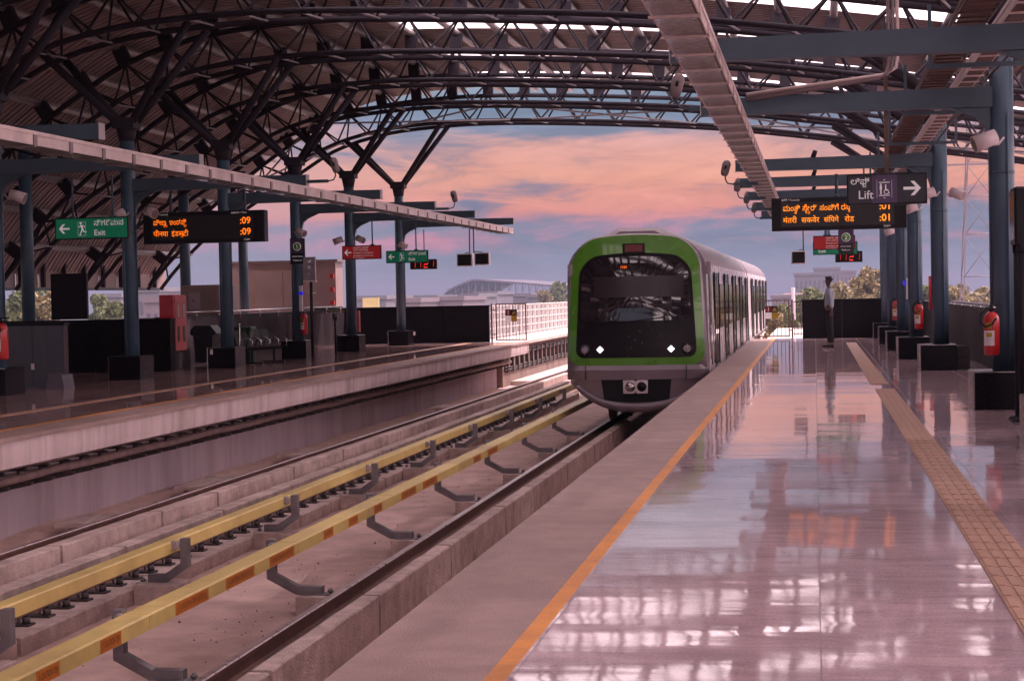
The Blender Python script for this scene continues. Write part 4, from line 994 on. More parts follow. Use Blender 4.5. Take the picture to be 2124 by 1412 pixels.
monitor(-10.38, -9.92, 2.46, 2.84, 53.0, 'right one of the two monitors hanging at the left platform end', -10.42)
monitor(-0.68, -0.25, 2.27, 2.66, 53.0, 'single monitor hanging at the right platform end', -0.32)

# ================================================================== SPEAKERS, CAMERAS
def speaker(loc, rz, label, sc_=1.0):
    t = thing('loudspeaker', label, 'loudspeaker', loc, rz, 'white cylindrical loudspeakers on the columns')
    d = Vector((1, -0.25, -0.38)).normalized()
    mb = MB(); L_ = .26 * sc_; r_ = .095 * sc_
    p0 = Vector((0, 0, 0)); p1 = p0 + d * L_
    mb.rod(p0, p1, r_ * .88, 18, r_); part(mb, 'speaker_body', t, SPKM)
    mb = MB(); mb.rod(p1 - d * .004, p1 + d * .003, r_ * .86, 16); part(mb, 'speaker_grille', t, TRAYB)
    mb = MB(); mb.tube([(-.10 * sc_, .0, -.01), (-.03, .0, -.09 * sc_), (.06 * sc_, -.04, -.09 * sc_)], .014, 6); part(mb, 'mounting_bracket', t, SPKM)
    return t
SPK = [((-13.12, 27.0, 3.35), 20, 'loudspeaker at the far left edge', 1), ((-12.78, 32.1, 3.30), -15, 'right loudspeaker of the column behind the big exit sign', 1), ((-13.25, 32.1, 3.27), 190, 'left loudspeaker of the column behind the big exit sign', 1),
       ((-12.85, 42.3, 3.24), -10, 'loudspeaker above the platform one sign', 1), ((-12.75, 47.8, 3.22), -20, 'right loudspeaker above the red left sign', 1), ((-13.2, 47.8, 3.20), 200, 'left loudspeaker above the red left sign', 1), ((-12.78, 53.0, 3.18), 0, 'loudspeaker above the small green exit sign', 1),
       ((2.18, 21.7, 3.30), 205, 'large loudspeaker near the top of the nearest right column', 1.1), ((2.15, 32.1, 3.22), 200, 'left loudspeaker beside the lift sign arrow', 1), ((2.44, 32.1, 3.20), -20, 'right loudspeaker of the column by the lift sign', 1),
       ((2.14, 37.3, 3.20), 195, 'loudspeaker just below the lift sign corner', 1), ((2.15, 42.5, 3.10), 200, 'small loudspeaker at the right end of the orange board', .9), ((2.12, 47.7, 3.05), 200, 'smallest loudspeaker on the second last right column', 1)]
for l_, a_, lb, k_ in SPK: speaker(l_, rad(a_), lb, k_)
def cctv(loc, s_, label, up=True):
    t = thing('surveillance_camera', label, 'camera', loc, 0, 'small cameras on the beam ends')
    mb = MB(); mb.bar((-s_ * .50, 0, -.25), (-s_ * .05, 0, -.25), .06, .06); mb.tube([(-s_ * .05, 0, -.25), (s_ * .06, 0, -.23), (s_ * .10, 0, -.15), (s_ * .09, 0, -.08)], .014, 7); part(mb, 'camera_arm', t, BEAMM)
    mb = MB(); dr = Vector((-s_ * .25, 0, 1)).normalized(); c = Vector((s_ * .09, 0, .05))
    mb.tube([c - dr * .15, c - dr * .13, c - dr * .08, c + dr * .08, c + dr * .13, c + dr * .15], .07, 12, rs=[.03, .06, .075, .08, .06, .025]); part(mb, 'camera_housing', t, TRAYB)
    mb = MB(); mb.rod(c - dr * .02 + Vector((0, -.078, 0)), c + dr * .05 + Vector((0, -.078, 0)), .02, 8); part(mb, 'lens_window', t, BLACK)
cctv((-9.15, 32.4, 4.02), 1, 'oval camera on a curved arm above the left tray')
cctv((-8.98, 42.8, 3.96), 1, 'oval camera above the monitors at the left platform')
cctv((-1.58, 22.0, 4.05), -1, 'large round camera at the tray tip near the top of the photo')
for yv, lb in ((32.4, 'first small camera left of the right tray'), (37.6, 'second small camera left of the right tray'), (42.8, 'third small camera left of the right tray'), (48.0, 'fourth small camera left of the right tray')):
    cctv((-1.50, yv, 3.72), -1, lb)
for yv, lb in ((32.4, 'short tube lamp standing on the beam over the right orange board'), (37.6, 'middle short tube lamp on a beam over the right orange board'), (42.8, 'lowest short tube lamp over the right orange board')):
    mb = MB(); mb.tube([(0.0, yv, 3.9), (0.02, yv, 3.96), (0.05, yv, 4.04)], .045, 12, rs=[.045, .045, .04]); single(mb, 'tube_lamp', DARKM, lb, 'lamp', 'small tube lamps on the beams')

# ================================================================== FIRE EXTINGUISHERS
def extinguisher(loc, label, sc_=1.0, dark=False):
    t = thing('fire_extinguisher', label, 'fire extinguisher', loc, 0, 'red fire extinguishers')
    t.scale = (sc_,) * 3
    mb = MB(); mb.lathe((0, 0, 0), [(.06, 0), (.085, .01), (.092, .03), (.092, .42), (.088, .46), (.07, .50), (.04, .525), (.03, .53)], 22); part(mb, 'cylinder_body', t, RED)
    mb = MB(); mb.rod((0, 0, .53), (0, 0, .575), .024, 10); mb.prism([(-.03, .575), (.12, .60), (.12, .615), (-.03, .60)], -.012, .012); mb.prism([(-.02, .56), (.10, .54), (.10, .553), (-.02, .575)], -.012, .012); part(mb, 'valve_head', t, BLACK)
    mb = MB(); mb.lathe((.03, -.03, .575), [(.018, 0), (.018, .02)], 10, 'y'); part(mb, 'pressure_gauge', t, STAIN)
    mb = MB(); mb.tube([(0, -.02, .56), (-.06, -.06, .58), (-.13, -.08, .50), (-.135, -.09, .40), (-.08, -.12, .345), (0, -.12, .38), (.05, -.10, .45)], .012, 8); part(mb, 'hose', t, BLACK)
    mb = MB().use(WHITE); r_ = .0935; n = 10; vs = []
    for i in range(n + 1):
        a = rad(-165 + i * 9); vs += [(r_ * math.cos(a), r_ * math.sin(a), .12), (r_ * math.cos(a), r_ * math.sin(a), .30)]
    mb.add(vs, [(2 * i, 2 * i + 2, 2 * i + 3, 2 * i + 1) for i in range(n)], True)
    mb.use(YELSIGN); vs = [(p[0] * 1.008, p[1] * 1.008, .225 if k % 2 == 0 else .275) for k, p in enumerate(vs[6:18])]; mb.add(vs, [(2 * i, 2 * i + 2, 2 * i + 3, 2 * i + 1) for i in range(5)], True)
    vs = [(p[0], p[1], .325 if k % 2 == 0 else .40) for k, p in enumerate(vs)]; mb.add(vs, [(2 * i, 2 * i + 2, 2 * i + 3, 2 * i + 1) for i in range(5)], True)
    part(mb, 'paper_label', t)
extinguisher((2.10, 21.68, 0.66), 'largest red fire extinguisher hung on the nearest right column')
extinguisher((2.14, 37.28, 0.62), 'middle red fire extinguisher hung on a right column')
extinguisher((2.14, 47.7, 0.62), 'smallest red fire extinguisher near the right end wall')
extinguisher((-13.32, 26.95, 0.60), 'red fire extinguisher at the left edge of the photo', 1.15)
extinguisher((-12.80, 42.55, 0.62), 'red fire extinguisher beside the platform one column')
extinguisher((1.555, 11.0, 0.0), 'red fire extinguisher standing on the floor cut by the right edge')

# ================================================================== LEFT PLATFORM FURNITURE
def panel_wall(name, label, x0, x1, y0, y1, z1, M, step=0.6, cap=None, along='x', grp=None):
    t = thing(name, label, 'low wall', (0, 0, 0), 0, grp)
    L_ = (x1 - x0) if along == 'x' else (y1 - y0); n = max(1, round(L_ / step)); mb = MB()
    for i in range(n):
        a = i * L_ / n + .003; b = (i + 1) * L_ / n - .003
        if along == 'x': mb.box(x0 + a, x0 + b, y0, y1, 0.0, z1 - .05)
        else: mb.box(x0, x1, y0 + a, y0 + b, 0.0, z1 - .05)
    part(mb, 'wall_panels', t, M)
    mb = MB(); mb.box(x0 - .02, x1 + .02, y0 - .02, y1 + .02, z1 - .049, z1); part(mb, 'wall_cap', t, cap or GRANB)
    return t
panel_wall('parapet_wall', 'grey panelled low wall behind the left edge extinguisher', -19, -13.5, 29.75, 29.95, 1.17, GRANG)
panel_wall('parapet_wall', 'black low wall behind the big exit sign column', -19, -13.78, 35.8, 35.98, 1.15, BLKW)
panel_wall('parapet_wall', 'short grey panelled wall below the red hydrant cabinet', -13.96, -13.78, 36.0, 37.0, 1.15, GRANG, along='y')
panel_wall('parapet_wall', 'long grey panelled wall behind bins and bench', -15.35, -15.15, 39.0, 54.9, 1.15, GRANG, along='y')
panel_wall('parapet_wall', 'black end wall of the left platform beside the gate', -16.2, -10.38, 55.1, 55.25, 1.2, BLKW, step=1.5)
panel_wall('parapet_wall', 'black end wall of the right platform behind the standing man', -0.39, 3.2, 53.95, 54.1, 1.19, BLKW, step=1.2)
panel_wall('parapet_wall', 'black side wall behind the right columns', 3.15, 3.3, 12, 53.9, 1.10, BLKW, step=1.2, along='y')
panel_wall('parapet_wall', 'outer low wall below the left eave', -21.9, -21.7, 20, 55, 1.0, GRANG, along='y')
for (p, q, lb) in (((-15.1, 39.2, 1.24), (-15.1, 54.5, 1.24), 'steel handrail above the long grey wall on the left'), ((3.05, 21.0, 1.16), (3.05, 40, 1.16), 'steel handrail behind the right columns')):
    mb = MB(); mb.rod(p, q, .03, 10)
    for i in range(10): yv = p[1] + .2 + i * (q[1] - p[1] - .4) / 9; mb.rod((p[0], yv, 1.05), (p[0], yv, p[2]), .014, 6)
    single(mb, 'handrail', STAIN, lb, 'handrail')
# black advertising panel
t = thing('info_panel', 'dark square panel standing behind the big exit sign', 'panel', (0, 0, 0))
mb = MB(); mb.cbox(-16.75, -15.9, 36.3, 36.4, 1.16, 2.18, .01); part(mb, 'panel_frame', t, BLACK)
mb = MB(); mb.box(-16.71, -15.94, 36.29, 36.298, 1.2, 2.14); part(mb, 'panel_face', t, DARKM)
# A-frame
mb = MB(); mb.prism([(-13.50, 0.0), (-13.15, 0.0), (-13.19, 0.25), (-13.44, 0.27)], 28.95, 29.4); single(mb, 'wedge_block', mat('dull_grey_board', (.12, .10, .13), (.09, .075, .10), rough=.6), 'small grey sloped block on the left platform floor', 'block')
# red hydrant cabinet
t = thing('hydrant_cabinet', 'red fire hydrant cabinet with two glazed doors', 'cabinet', (-13.78, 36.05, 0))
mb = MB(); mb.cbox(-.34, 0, 0, .72, .42, 1.66, .01); part(mb, 'cabinet_body', t, RED)
for k in range(2):
    y0_ = .02 + k * .34
    mb = MB(); mb.box(.001, .022, y0_, y0_ + .335, .44, 1.64); d_ = part(mb, 'cabinet_door', t, REDD)
    for z0_, z1_ in ((.62, .98), (1.12, 1.50)):
        mb = MB().use(BLACK); pts = [(y0_ + .17 + .075 * math.cos(a), (z0_ + z1_) / 2 + (.12 if math.sin(a) > 0 else -.12) + .06 * math.sin(a)) for a in [i * math.pi / 8 for i in range(16)]]
        mb.prism(pts, .0225, .026, 'x'); mb.use(INSU if z0_ > 1 else GBIN); c_ = (y0_ + .17, (z0_ + z1_) / 2); mb.prism([(c_[0] + (a - c_[0]) * .75, c_[1] + (b - c_[1]) * .92) for a, b in pts], .0265, .029, 'x')
        part(mb, 'door_window', d_)
# kiosk unit with louvre
t = thing('equipment_unit', 'cream equipment unit with louvred side behind the left columns', 'equipment box', (0, 0, 0))
mb = MB(); mb.cbox(-17.0, -15.9, 45.0, 46.6, 0, 1.95, .01); part(mb, 'unit_body', t, CREAM)
mb = MB(); mb.box(-16.75, -16.45, 44.975, 44.998, 1.3, 1.75); part(mb, 'control_box', t, CONC_W)
mb = MB(); mb.box(-16.66, -16.6, 44.955, 44.974, 1.5, 1.55); part(mb, 'red_button', t, RED)
mb = MB()
for k in range(9): mb.prism([(-16.28, 1.08 + .09 * k), (-15.95, 1.08 + .09 * k), (-15.95, 1.11 + .09 * k), (-16.28, 1.11 + .09 * k)], 44.97, 44.998)
part(mb, 'louvre', t, TACTD)
# cream building
t = thing('service_building', 'large cream service building at the end of the left platform', 'building', (0, 0, 0))
mb = MB(); mb.box(-19.7, -16.0, 57, 57.9, -1.4, 2.76); part(mb, 'wall', t, CREAM)
mb = MB(); mb.box(-19.8, -15.9, 56.9, 58.0, 2.761, 2.84); part(mb, 'roof_trim', t, TRAYB)
mb = MB(); mb.box(-18.9, -17.2, 56.94, 56.998, 0.5, 2.52); part(mb, 'door_frame', t, TACTD)
mb = MB(); mb.box(-18.84, -17.85, 56.92, 56.939, .5, 2.48); part(mb, 'door', t, CREAM)
mb = MB(); mb.box(-17.82, -17.26, 56.92, 56.939, .5, 2.48); part(mb, 'door', t, CREAM)
mb = MB();
for k in range(3): mb.box(-16.15, -16.02, 56.8, 56.89, 1.3 + k * .45, 1.45 + k * .45)
part(mb, 'alarm_box', t, RED)
# bins
t = thing('litter_bin', 'large dark litter bin with flared lid by the bench', 'bin', (-14.35, 39.6, 0))
mb = MB(); mb.prism([(-.2, .05), (.2, .05), (.24, .68), (-.24, .68)], -.22, .22); part(mb, 'bin_body', t, DBIN)
mb = MB(); mb.prism([(-.38, .74), (-.24, .69), (.24, .69), (.36, .74), (.2, .93), (-.2, .93)], -.26, .26); part(mb, 'bin_lid', t, DBIN)
t = thing('litter_bin', 'dark green litter bin with flat top behind the bench', 'bin', (-13.55, 39.9, 0))
mb = MB(); mb.cbox(-.18, .26, -.2, .2, .0, .80, .02); part(mb, 'bin_body', t, GBIN)
mb = MB(); mb.cbox(-.21, .29, -.23, .23, .801, .88, .02); part(mb, 'bin_lid', t, GBIN)
# bench
t = thing('bench_seat', 'row of black metal seats on a beam at the left platform', 'bench', (-13.05, 39.8, 0), rad(80))
mb = MB(); mb.bar((-.75, 0, .34), (.95, 0, .34), .07, .05); part(mb, 'beam', t, DARKM)
for xx in (-.45, .65):
    mb = MB(); mb.rod((xx, 0, .03), (xx, 0, .34), .03, 8); mb.bar((xx, -.28, .025), (xx, .28, .025), .05, .04); part(mb, 'leg', t, DARKM)
for k in range(4):
    cx = -.62 + k * .44
    mb = MB(); vs = []; nn_ = 8
    for i in range(nn_ + 1):
        a = i / nn_; yy_ = -.22 + .42 * a if a < .7 else .074 + .12 * (a - .7) / .3; 
        prof_y, prof_z = ((-.24 + .6 * a, .40 - .03 * math.sin(a / .7 * math.pi)) if a < .7 else (.18 + .12 * (a - .7) / .3, .40 + .40 * (a - .7) / .3))
        vs += [(cx - .2, prof_y, prof_z), (cx + .2, prof_y, prof_z)]
    m0 = len(vs); vs += [(p[0], p[1] + .0, p[2] - .012) for p in vs]
    fs = [(2 * i, 2 * i + 1, 2 * i + 3, 2 * i + 2) for i in range(nn_)] + [(m0 + 2 * i, m0 + 2 * i + 2, m0 + 2 * i + 3, m0 + 2 * i + 1) for i in range(nn_)]
    mb.add(vs, fs, True); part(mb, 'seat', t, DARKM)
    mb = MB(); 
    for sx in (-.21, .21): mb.tube([(cx + sx, -.2, .38), (cx + sx, -.22, .55), (cx + sx, -.1, .62), (cx + sx, .12, .58), (cx + sx, .18, .42)], .012, 6)
    part(mb, 'armrest', t, STAIN)
# luggage trolley handle post near the bench
t = thing('queue_post', 'thin steel post standing beside the bench', 'post', (-13.28, 38.9, 0))
mb = MB(); mb.rod((0, 0, .02), (0, 0, .92), .022, 10); part(mb, 'post', t, STAIN)
mb = MB(); mb.rod((0, 0, 0), (0, 0, .03), .12, 14, .08); part(mb, 'base', t, DARKM)
mb = MB(); mb.lathe((0, 0, .92), [(.022, 0), (.035, .02), (.03, .05), (.0, .06)], 10); part(mb, 'cap', t, STAIN)
# standing lightbox sign
t = thing('standing_sign', 'pale grey panel sign on a thin pole beside the left columns', 'sign', (-12.45, 42.0, 0))
mb = MB(); mb.cbox(-.16, .15, -.04, .04, 1.98, 2.56, .01); part(mb, 'sign_panel', t, PURL)
mb = MB(); mb.rod((.02, 0, .0), (.02, 0, 1.98), .04, 10); part(mb, 'pole', t, DARKM)
mb = MB(); mb.box(-.17, .16, -.05, .05, 1.94, 1.975); part(mb, 'lower_bar', t, WHITE)
mb = MB()
for i, ch in enumerate('\u0caa\u0cb0\u0cc1'): put_text(mb, [(ch, 0, 0, 1)], (-.04, -.043, 2.42 - i * .15), .1)
part(mb, 'lettering', t, SIGNW)
t = thing('taped_bracket', 'white bracket wrapped with blue tape on the platform one column', 'bracket', (-12.93, 42.6, 0))
mb = MB(); mb.box(.06, .14, -.2, -.12, 1.2, 1.85); part(mb, 'white_strip', t, WHITE)
mb = MB(); mb.box(.045, .155, -.21, -.105, 1.62, 1.70); part(mb, 'blue_tape', t, BLUEW)
mb = MB(); mb.rod((.14, -.16, 1.66), (.48, -.16, 1.66), .014, 6); part(mb, 'arm', t, WHITE)
t = thing('wall_box', 'white wall box with blue tape on a right platform column', 'box', (2.20, 42.4, 0))
mb = MB(); mb.cbox(-.06, .16, -.32, -.12, 1.22, 1.72, .01); part(mb, 'box_body', t, WHITE)
mb = MB(); mb.box(-.14, -.07, -.3, -.2, 1.55, 1.66); part(mb, 'blue_tape', t, BLUEW)
t = thing('plant_pot', 'small yellow green plant on top of the left black wall', 'plant', (-12.2, 43.5, 0))
mb = MB(); mb.rod((-.05, 0, .95), (-.05, 0, 1.12), .06, 10, .08); part(mb, 'pot', t, DBIN)
mb = MB(); rnd = random.Random(3)
for i in range(90):
    c = Vector((rnd.gauss(-.02, .14), rnd.gauss(0, .08), 1.17 + abs(rnd.gauss(0, .07)))); a = rnd.random() * 6; d = Vector((math.cos(a), math.sin(a), rnd.uniform(-.3, .8))) * .035; e = Vector((-math.sin(a), math.cos(a), .2)) * .012
    mb.add([c - e, c + e, c + d + e, c + d - e], [(0, 1, 2, 3)])
part(mb, 'leaves', t, mat('yellow_green_leaf', (0.25, 0.30, 0.02), rough=0.6))
mb = MB(); mb.rod((-.05, 0, 0), (-.05, 0, .951), .03, 8); part(mb, 'stand', t, DARKM)
for (xx, yy_, lb) in ((-14.1, 29.73, 'white socket plate on the grey panelled wall'), (-13.25, 36.9, 'white tag low on the dark column base'), (-12.3, 52.7, 'pair of white tags on the last left column base')):
    mb = MB(); mb.cbox(xx - .03, xx + .03, yy_ - .02, yy_, .32, .43, .004); single(mb, 'socket_plate', WHITE, lb, 'socket')
# orange-red strip by wall, red post
mb = MB(); mb.box(-15.13, -15.08, 49.2, 49.4, .1, 1.05); single(mb, 'red_strip', RED, 'thin orange red vertical strip on the grey wall', 'strip')
mb = MB(); mb.box(-12.78, -12.70, 47.6, 47.72, .55, 1.15); single(mb, 'notice_strip', REDD, 'narrow pinkish notice strip beside the red sign column', 'notice')

# ================================================================== RIGHT PLATFORM FURNITURE
mb = MB(); rnd = random.Random(5)
mb.prism([(2.52, 0), (2.76, 0), (2.77, .36), (2.72, .42), (2.56, .42), (2.52, .38)], 32.5, 32.8); single(mb, 'rough_stone_block', STONE, 'rough grey stone block on the floor behind a column base', 'stone')
t = thing('information_board', 'dark information board on poles at the right edge', 'information board', (0, 0, 0))
mb = MB(); mb.cbox(2.17, 2.9, 19.7, 20.2, 1.95, 2.58, .02); part(mb, 'board_case', t, BLACK)
mb = MB(); mb.box(2.162, 2.169, 19.74, 20.16, 2.0, 2.54); part(mb, 'board_face', t, GRANG)
for yv in (19.75, 20.12):
    mb = MB(); mb.rod((2.24, yv, .02), (2.24, yv, 1.95), .045, 12); mb.rod((2.24, yv, 1.86), (2.24, yv, 1.95), .055, 12); part(mb, 'pole', t, DARKM)
    mb = MB(); mb.rod((2.24, yv, 0), (2.24, yv, .035), .13, 14, .1); part(mb, 'pole_foot', t, DARKM)
# gates
def gate(x0, x1, y, z1, label, post):
    t = thing('platform_end_gate', label, 'gate', (0, 0, 0))
    mb = MB(); r_ = .022
    mb.bar((x0, y, .05), (x0, y, z1), .04, .04); mb.bar((x1, y, .05), (x1, y, z1), .04, .04); mb.bar((x0 + .02, y, z1 - .02), (x1 - .02, y, z1 - .02), .038, .038); mb.bar((x0 + .02, y, .07), (x1 - .02, y, .07), .038, .038); part(mb, 'gate_frame', t, GATEM)
    n = 9
    for i in range(1, n): xx = x0 + (x1 - x0) * i / n; mb = MB(); mb.rod((xx, y, .08), (xx, y, z1 - .03), .010, 6); part(mb, 'gate_bar', t, GATEM)
    mb = MB(); mb.bar((post, y, 0), (post, y, z1), .05, .05); a_ = x0 if abs(post - x0) < abs(post - x1) else x1
    for zz in (.25, z1 - .2): mb.bar((post, y, zz), (a_, y, zz), .03, .03)
    part(mb, 'gate_post', t, GATEM)
    cx = (x0 + x1) / 2; s_ = .19
    plate = MB().use(NAVY); zc = z1 - .38; plate.box(cx - .18, cx + .2, y - .035, y - .026, zc - .01, zc + .19); plate.use(SIGNW); plate.box(cx - .18, cx + .008, y - .035, y - .026, zc - .20, zc - .0101); plate.use(YELSIGN); plate.box(cx + .012, cx + .2, y - .035, y - .026, zc - .20, zc - .0101)
    pl = part(plate, 'warning_plate', t)
    mb = MB().use(RED); mb.tube([(cx - .085 + .07 * math.cos(a), y - .038, zc + .09 + .07 * math.sin(a)) for a in [i * math.pi / 8 for i in range(16)]], .009, 5, closed=True); mb.bar((cx - .13, y - .04, zc + .14), (cx - .04, y - .04, zc + .04), .006, .014)
    mb.use(SIGNW); mb.box(cx - .098, cx - .072, y - .038, y - .0355, zc + .04, zc + .14); mb.use(YELSIGN); mb.prism([(cx + .03, zc + .03), (cx + .18, zc + .03), (cx + .105, zc + .16)], y - .038, y - .0355); part(mb, 'pictogram', pl)
gate(-10.15, -9.18, 55.15, 1.24, 'closed brown barred gate at the end of the left platform', -10.30)
gate(-1.88, -0.80, 54.4, 1.20, 'closed brown barred gate beside the train on the right platform', -0.70)
t = thing('end_railing', 'short brown railing between the right gate and the black wall', 'railing', (0, 0, 0))
mb = MB(); mb.bar((-.66, 54.4, 1.13), (-.40, 54.4, 1.13), .03, .03); mb.bar((-.66, 54.4, .14), (-.40, 54.4, .14), .03, .03); mb.bar((-.66, 54.4, .3), (-.40, 54.4, .3), .03, .03)
for xx in (-.64, -.53, -.43): mb.rod((xx, 54.4, .08), (xx, 54.4, 1.13), .01, 6)
part(mb, 'railing_bars', t, GATEM)
# far white railing beyond left platform
t = thing('viaduct_railing', 'long white railing along the viaduct beyond the left gate', 'railing', (0, 0, 0))
for k, zz in enumerate((.1, .38, .66, .94, 1.18)):
    mb = MB(); mb.rod((-11.35, 55.3, zz - .05), (-11.35, 165, zz - .05), .028, 6); part(mb, 'rail_pipe', t, RAILW)
yv = 55.4; p0 = None
while yv < 150:
    if p0 is None:
        mb = MB(); mb.box(-11.40, -11.30, -.05, .05, -.05, 1.16); p0 = part(mb, 'railing_post', t, RAILW); p0.location = (0, yv, 0)
    else:
        o = p0.copy(); COL.objects.link(o); o.parent = t; o.location = (0, yv, 0)
    yv += 1.15 if yv < 110 else 4
mb = MB()
for i in range(300): mb.rod((-11.34, 55.5 + i * .3, -.05), (-11.34, 55.5 + i * .3, 1.12), .012, 4, cap=False)
o = part(mb, 'mesh_infill', t, RAILW); o['kind'] = 'stuff'

# ================================================================== TRAIN
TX, TY, TZ = -3.44, 33.5, -1.14
TRAIN = thing('metro_train', 'green and silver metro train arriving at the right platform', 'train', (TX, TY, TZ))
def rrect(hw, z0, z1, rt_, rb_, n=8, ztop_bulge=0.0, taper=0.0):
    """closed outline (x,z); rounded corners: rt_=(rx,rz) top, rb_ bottom; counter-clockwise from bottom centre"""
    P = []
    def arc(cx, cz, rx, rz, a0, a1):
        for i in range(n + 1):
            a = rad(a0 + (a1 - a0) * i / n); P.append((cx + rx * math.cos(a), cz + rz * math.sin(a)))
    nb = 6
    for i in range(nb): P.append(((hw - rb_[0]) * i / nb, z0))
    arc(hw - rb_[0], z0 + rb_[1], rb_[0], rb_[1], -90, 0)
    for i in range(1, nb): P.append((hw, z0 + rb_[1] + (z1 - rt_[1] - z0 - rb_[1]) * i / nb))
    arc(hw - rt_[0], z1 - rt_[1], rt_[0], rt_[1], 0, 90)
    for i in range(1, nb): P.append(((hw - rt_[0]) * (1 - i / nb), z1))
    R_ = P + [(0, z1)]
    out_ = []
    for x_, z_ in R_:
        u = max(0, min(1, (z_ - z0) / (z1 - z0)))
        out_.append((x_ * (1 - taper * u) , z_ + ztop_bulge * (1 - (x_ / hw) ** 2) * u ** 6))
    left = [(-a, b) for a, b in out_[1:-1]][::-1]
    return out_ + left
def ydep(x_, z_):
    # nose: convex in plan, raked back towards the top
    return 0.16 * (abs(x_) / 1.36) ** 2.4 + 0.05 * max(0, z_ - 1.4) ** 1.6 + 0.02
def ring(o_, dy=0.0, f=ydep): return [(a, f(a, b) + dy, b) for a, b in o_]
def loft(mb, r1, r2, smooth=True):
    n = len(r1); mb.add(r1 + r2, [(i, (i + 1) % n, n + (i + 1) % n, n + i) for i in range(n)], smooth)
def scaled(o_, sx, sz, cz): return [(a * sx, cz + (b - cz) * sz) for a, b in o_]
O_body = rrect(1.375, 1.12, 3.665, (.56, .50), (.12, .1), ztop_bulge=.135, taper=.085)
O_green = rrect(1.345, 1.24, 3.64, (.56, .50), (.28, .26), ztop_bulge=.13, taper=.085)
O_mask = rrect(1.185, 1.385, 3.32, (.40, .36), (.17, .17), ztop_bulge=.10, taper=.09)
def grid_fill(mb, o_, cz, dy, steps=6):
    # fill an outline by concentric rings following the nose surface
    prev = ring(o_, dy)
    for k in range(1, steps):
        cur = ring(scaled(o_, 1 - k / steps, 1 - k / steps, cz), dy); loft(mb, prev, cur); prev = cur
    c = (0, ydep(0, cz) + dy, cz); n = len(prev); mb.add(prev + [c], [(i, (i + 1) % n, n) for i in range(n)], True)
CARL = 20.6
# silver shell : from green ring edge back along the body
mb = MB(); r0 = ring(O_green, 0.0); r1 = ring(O_body, 0.10)
loft(mb, r0, r1)
r2 = [(a, ydep(a, b) + .45, b) for a, b in rrect(1.40, 1.10, 3.64, (.72, .62), (.06, .06), ztop_bulge=.17, taper=.05)]
loft(mb, r1, r2)
part(mb, 'cab_shell', TRAIN, TRAINS)
mb = MB(); loft(mb, ring(O_green, -.004), ring(O_mask, -.012)); part(mb, 'green_surround', TRAIN, TRAING)
mb = MB(); grid_fill(mb, O_mask, 2.2, -.014); part(mb, 'black_front_mask', TRAIN, TRAINB)
# windscreen: a separate glass set in the mask, interior behind it visible as paler blind
O_ws = rrect(1.08, 2.10, 3.26, (.36, .30), (.05, .05), ztop_bulge=.09, taper=.05)
WSG = bpy.data.materials.new('windscreen_glass'); WSG.use_nodes = True; b_ = WSG.node_tree.nodes['Principled BSDF']; b_.inputs['Base Color'].default_value = (.016, .012, .016, 1); b_.inputs['Roughness'].default_value = .03; b_.inputs['IOR'].default_value = 1.6; b_.inputs['Coat Weight'].default_value = 1.0
mb = MB(); grid_fill(mb, O_ws, 2.6, -.022); ws = part(mb, 'windscreen', TRAIN, WSG)
mb = MB(); bl = [(-.80, 2.58), (.95, 2.58), (.95, 2.96), (-.80, 2.96)]
n_ = 10
vs = []; 
for i in range(n_ + 1):
    x_ = -.80 + 1.75 * i / n_
    for z_ in (2.56 , 2.96): vs.append((x_, ydep(x_, z_) - .028, z_))
mb.add(vs, [(2 * i, 2 * i + 1, 2 * i + 3, 2 * i + 2) for i in range(n_)], True); part(mb, 'sun_blind', ws, mat('blind_behind_glass', (.036, .027, .031), (.028, .021, .024), rough=.16))
mb = MB().use(BLACK)
for a, b in (((-.35, 2.06), (.55, 2.16)), ((.55, 2.05), (1.0, 2.2)), ((-.95, 2.03), (-.35, 2.12))):
    mb.rod((a[0], ydep(*a) - .05, a[1]), (b[0], ydep(*b) - .05, b[1]), .012, 6)
part(mb, 'wiper', TRAIN)
mb = MB(); put_text(mb, [("1101", 0, 0, 1)], (-.28, ydep(-.2, 3.13) - .034, 3.12), .07); part(mb, 'cab_number', TRAIN, LEDO)
# destination box
mb = MB().use(BLACK); mb.prism([(-.22, 3.415), (.20, 3.415), (.20, 3.60), (-.22, 3.60)], ydep(0, 3.5) - .055, ydep(0, 3.5) + .05); part(mb, 'route_box', TRAIN)
mb = MB(); mb.prism([(-.18, 3.44), (.16, 3.44), (.16, 3.575), (-.18, 3.575)], ydep(0, 3.5) - .060, ydep(0, 3.5) - .056); part(mb, 'route_display', TRAIN, mat('dull_red_display', (.18, .02, .015), (.10, .012, .01), scale=40, rough=.3))
HL = mat('lit_headlight', (.9, .9, 1), rough=.3, emit=(.9, .9, 1.0), estr=3.0)
for sx, ox in ((-1, -.69), (1, .69)):
    cx = ox; y_ = ydep(cx, 1.55) - .03
    mb = MB(); mb.prism([(cx - .065, 1.55), (cx, 1.485), (cx + .065, 1.55), (cx, 1.615)], y_ - .012, y_); part(mb, 'headlight', TRAIN, HL)
    cx = sx * 1.0; y_ = ydep(cx, 1.55) - .02
    mb = MB().use(BLACK); mb.lathe((cx, y_ - .012, 1.55), [(.115, 0), (.115, .03)], 20, 'y'); mb.use(STAIN)
    for i in range(-3, 4):
        for j in range(-3, 4):
            if i * i + j * j < 10: mb.box(cx + i * .024 - .008, cx + i * .024 + .008, y_ - .018, y_ - .0125, 1.55 + j * .024 - .008, 1.55 + j * .024 + .008)
    part(mb, 'marker_lamp', TRAIN)
mb = MB()
for p in ((-.12, 1.80), (.09, 1.90), (.0, 1.73), (.13, 1.67), (-.08, 1.58)):
    mb.lathe((p[0], ydep(*p) - .018, p[1]), [(.0, -.002), (.018, 0), (.018, .004)], 10, 'y')
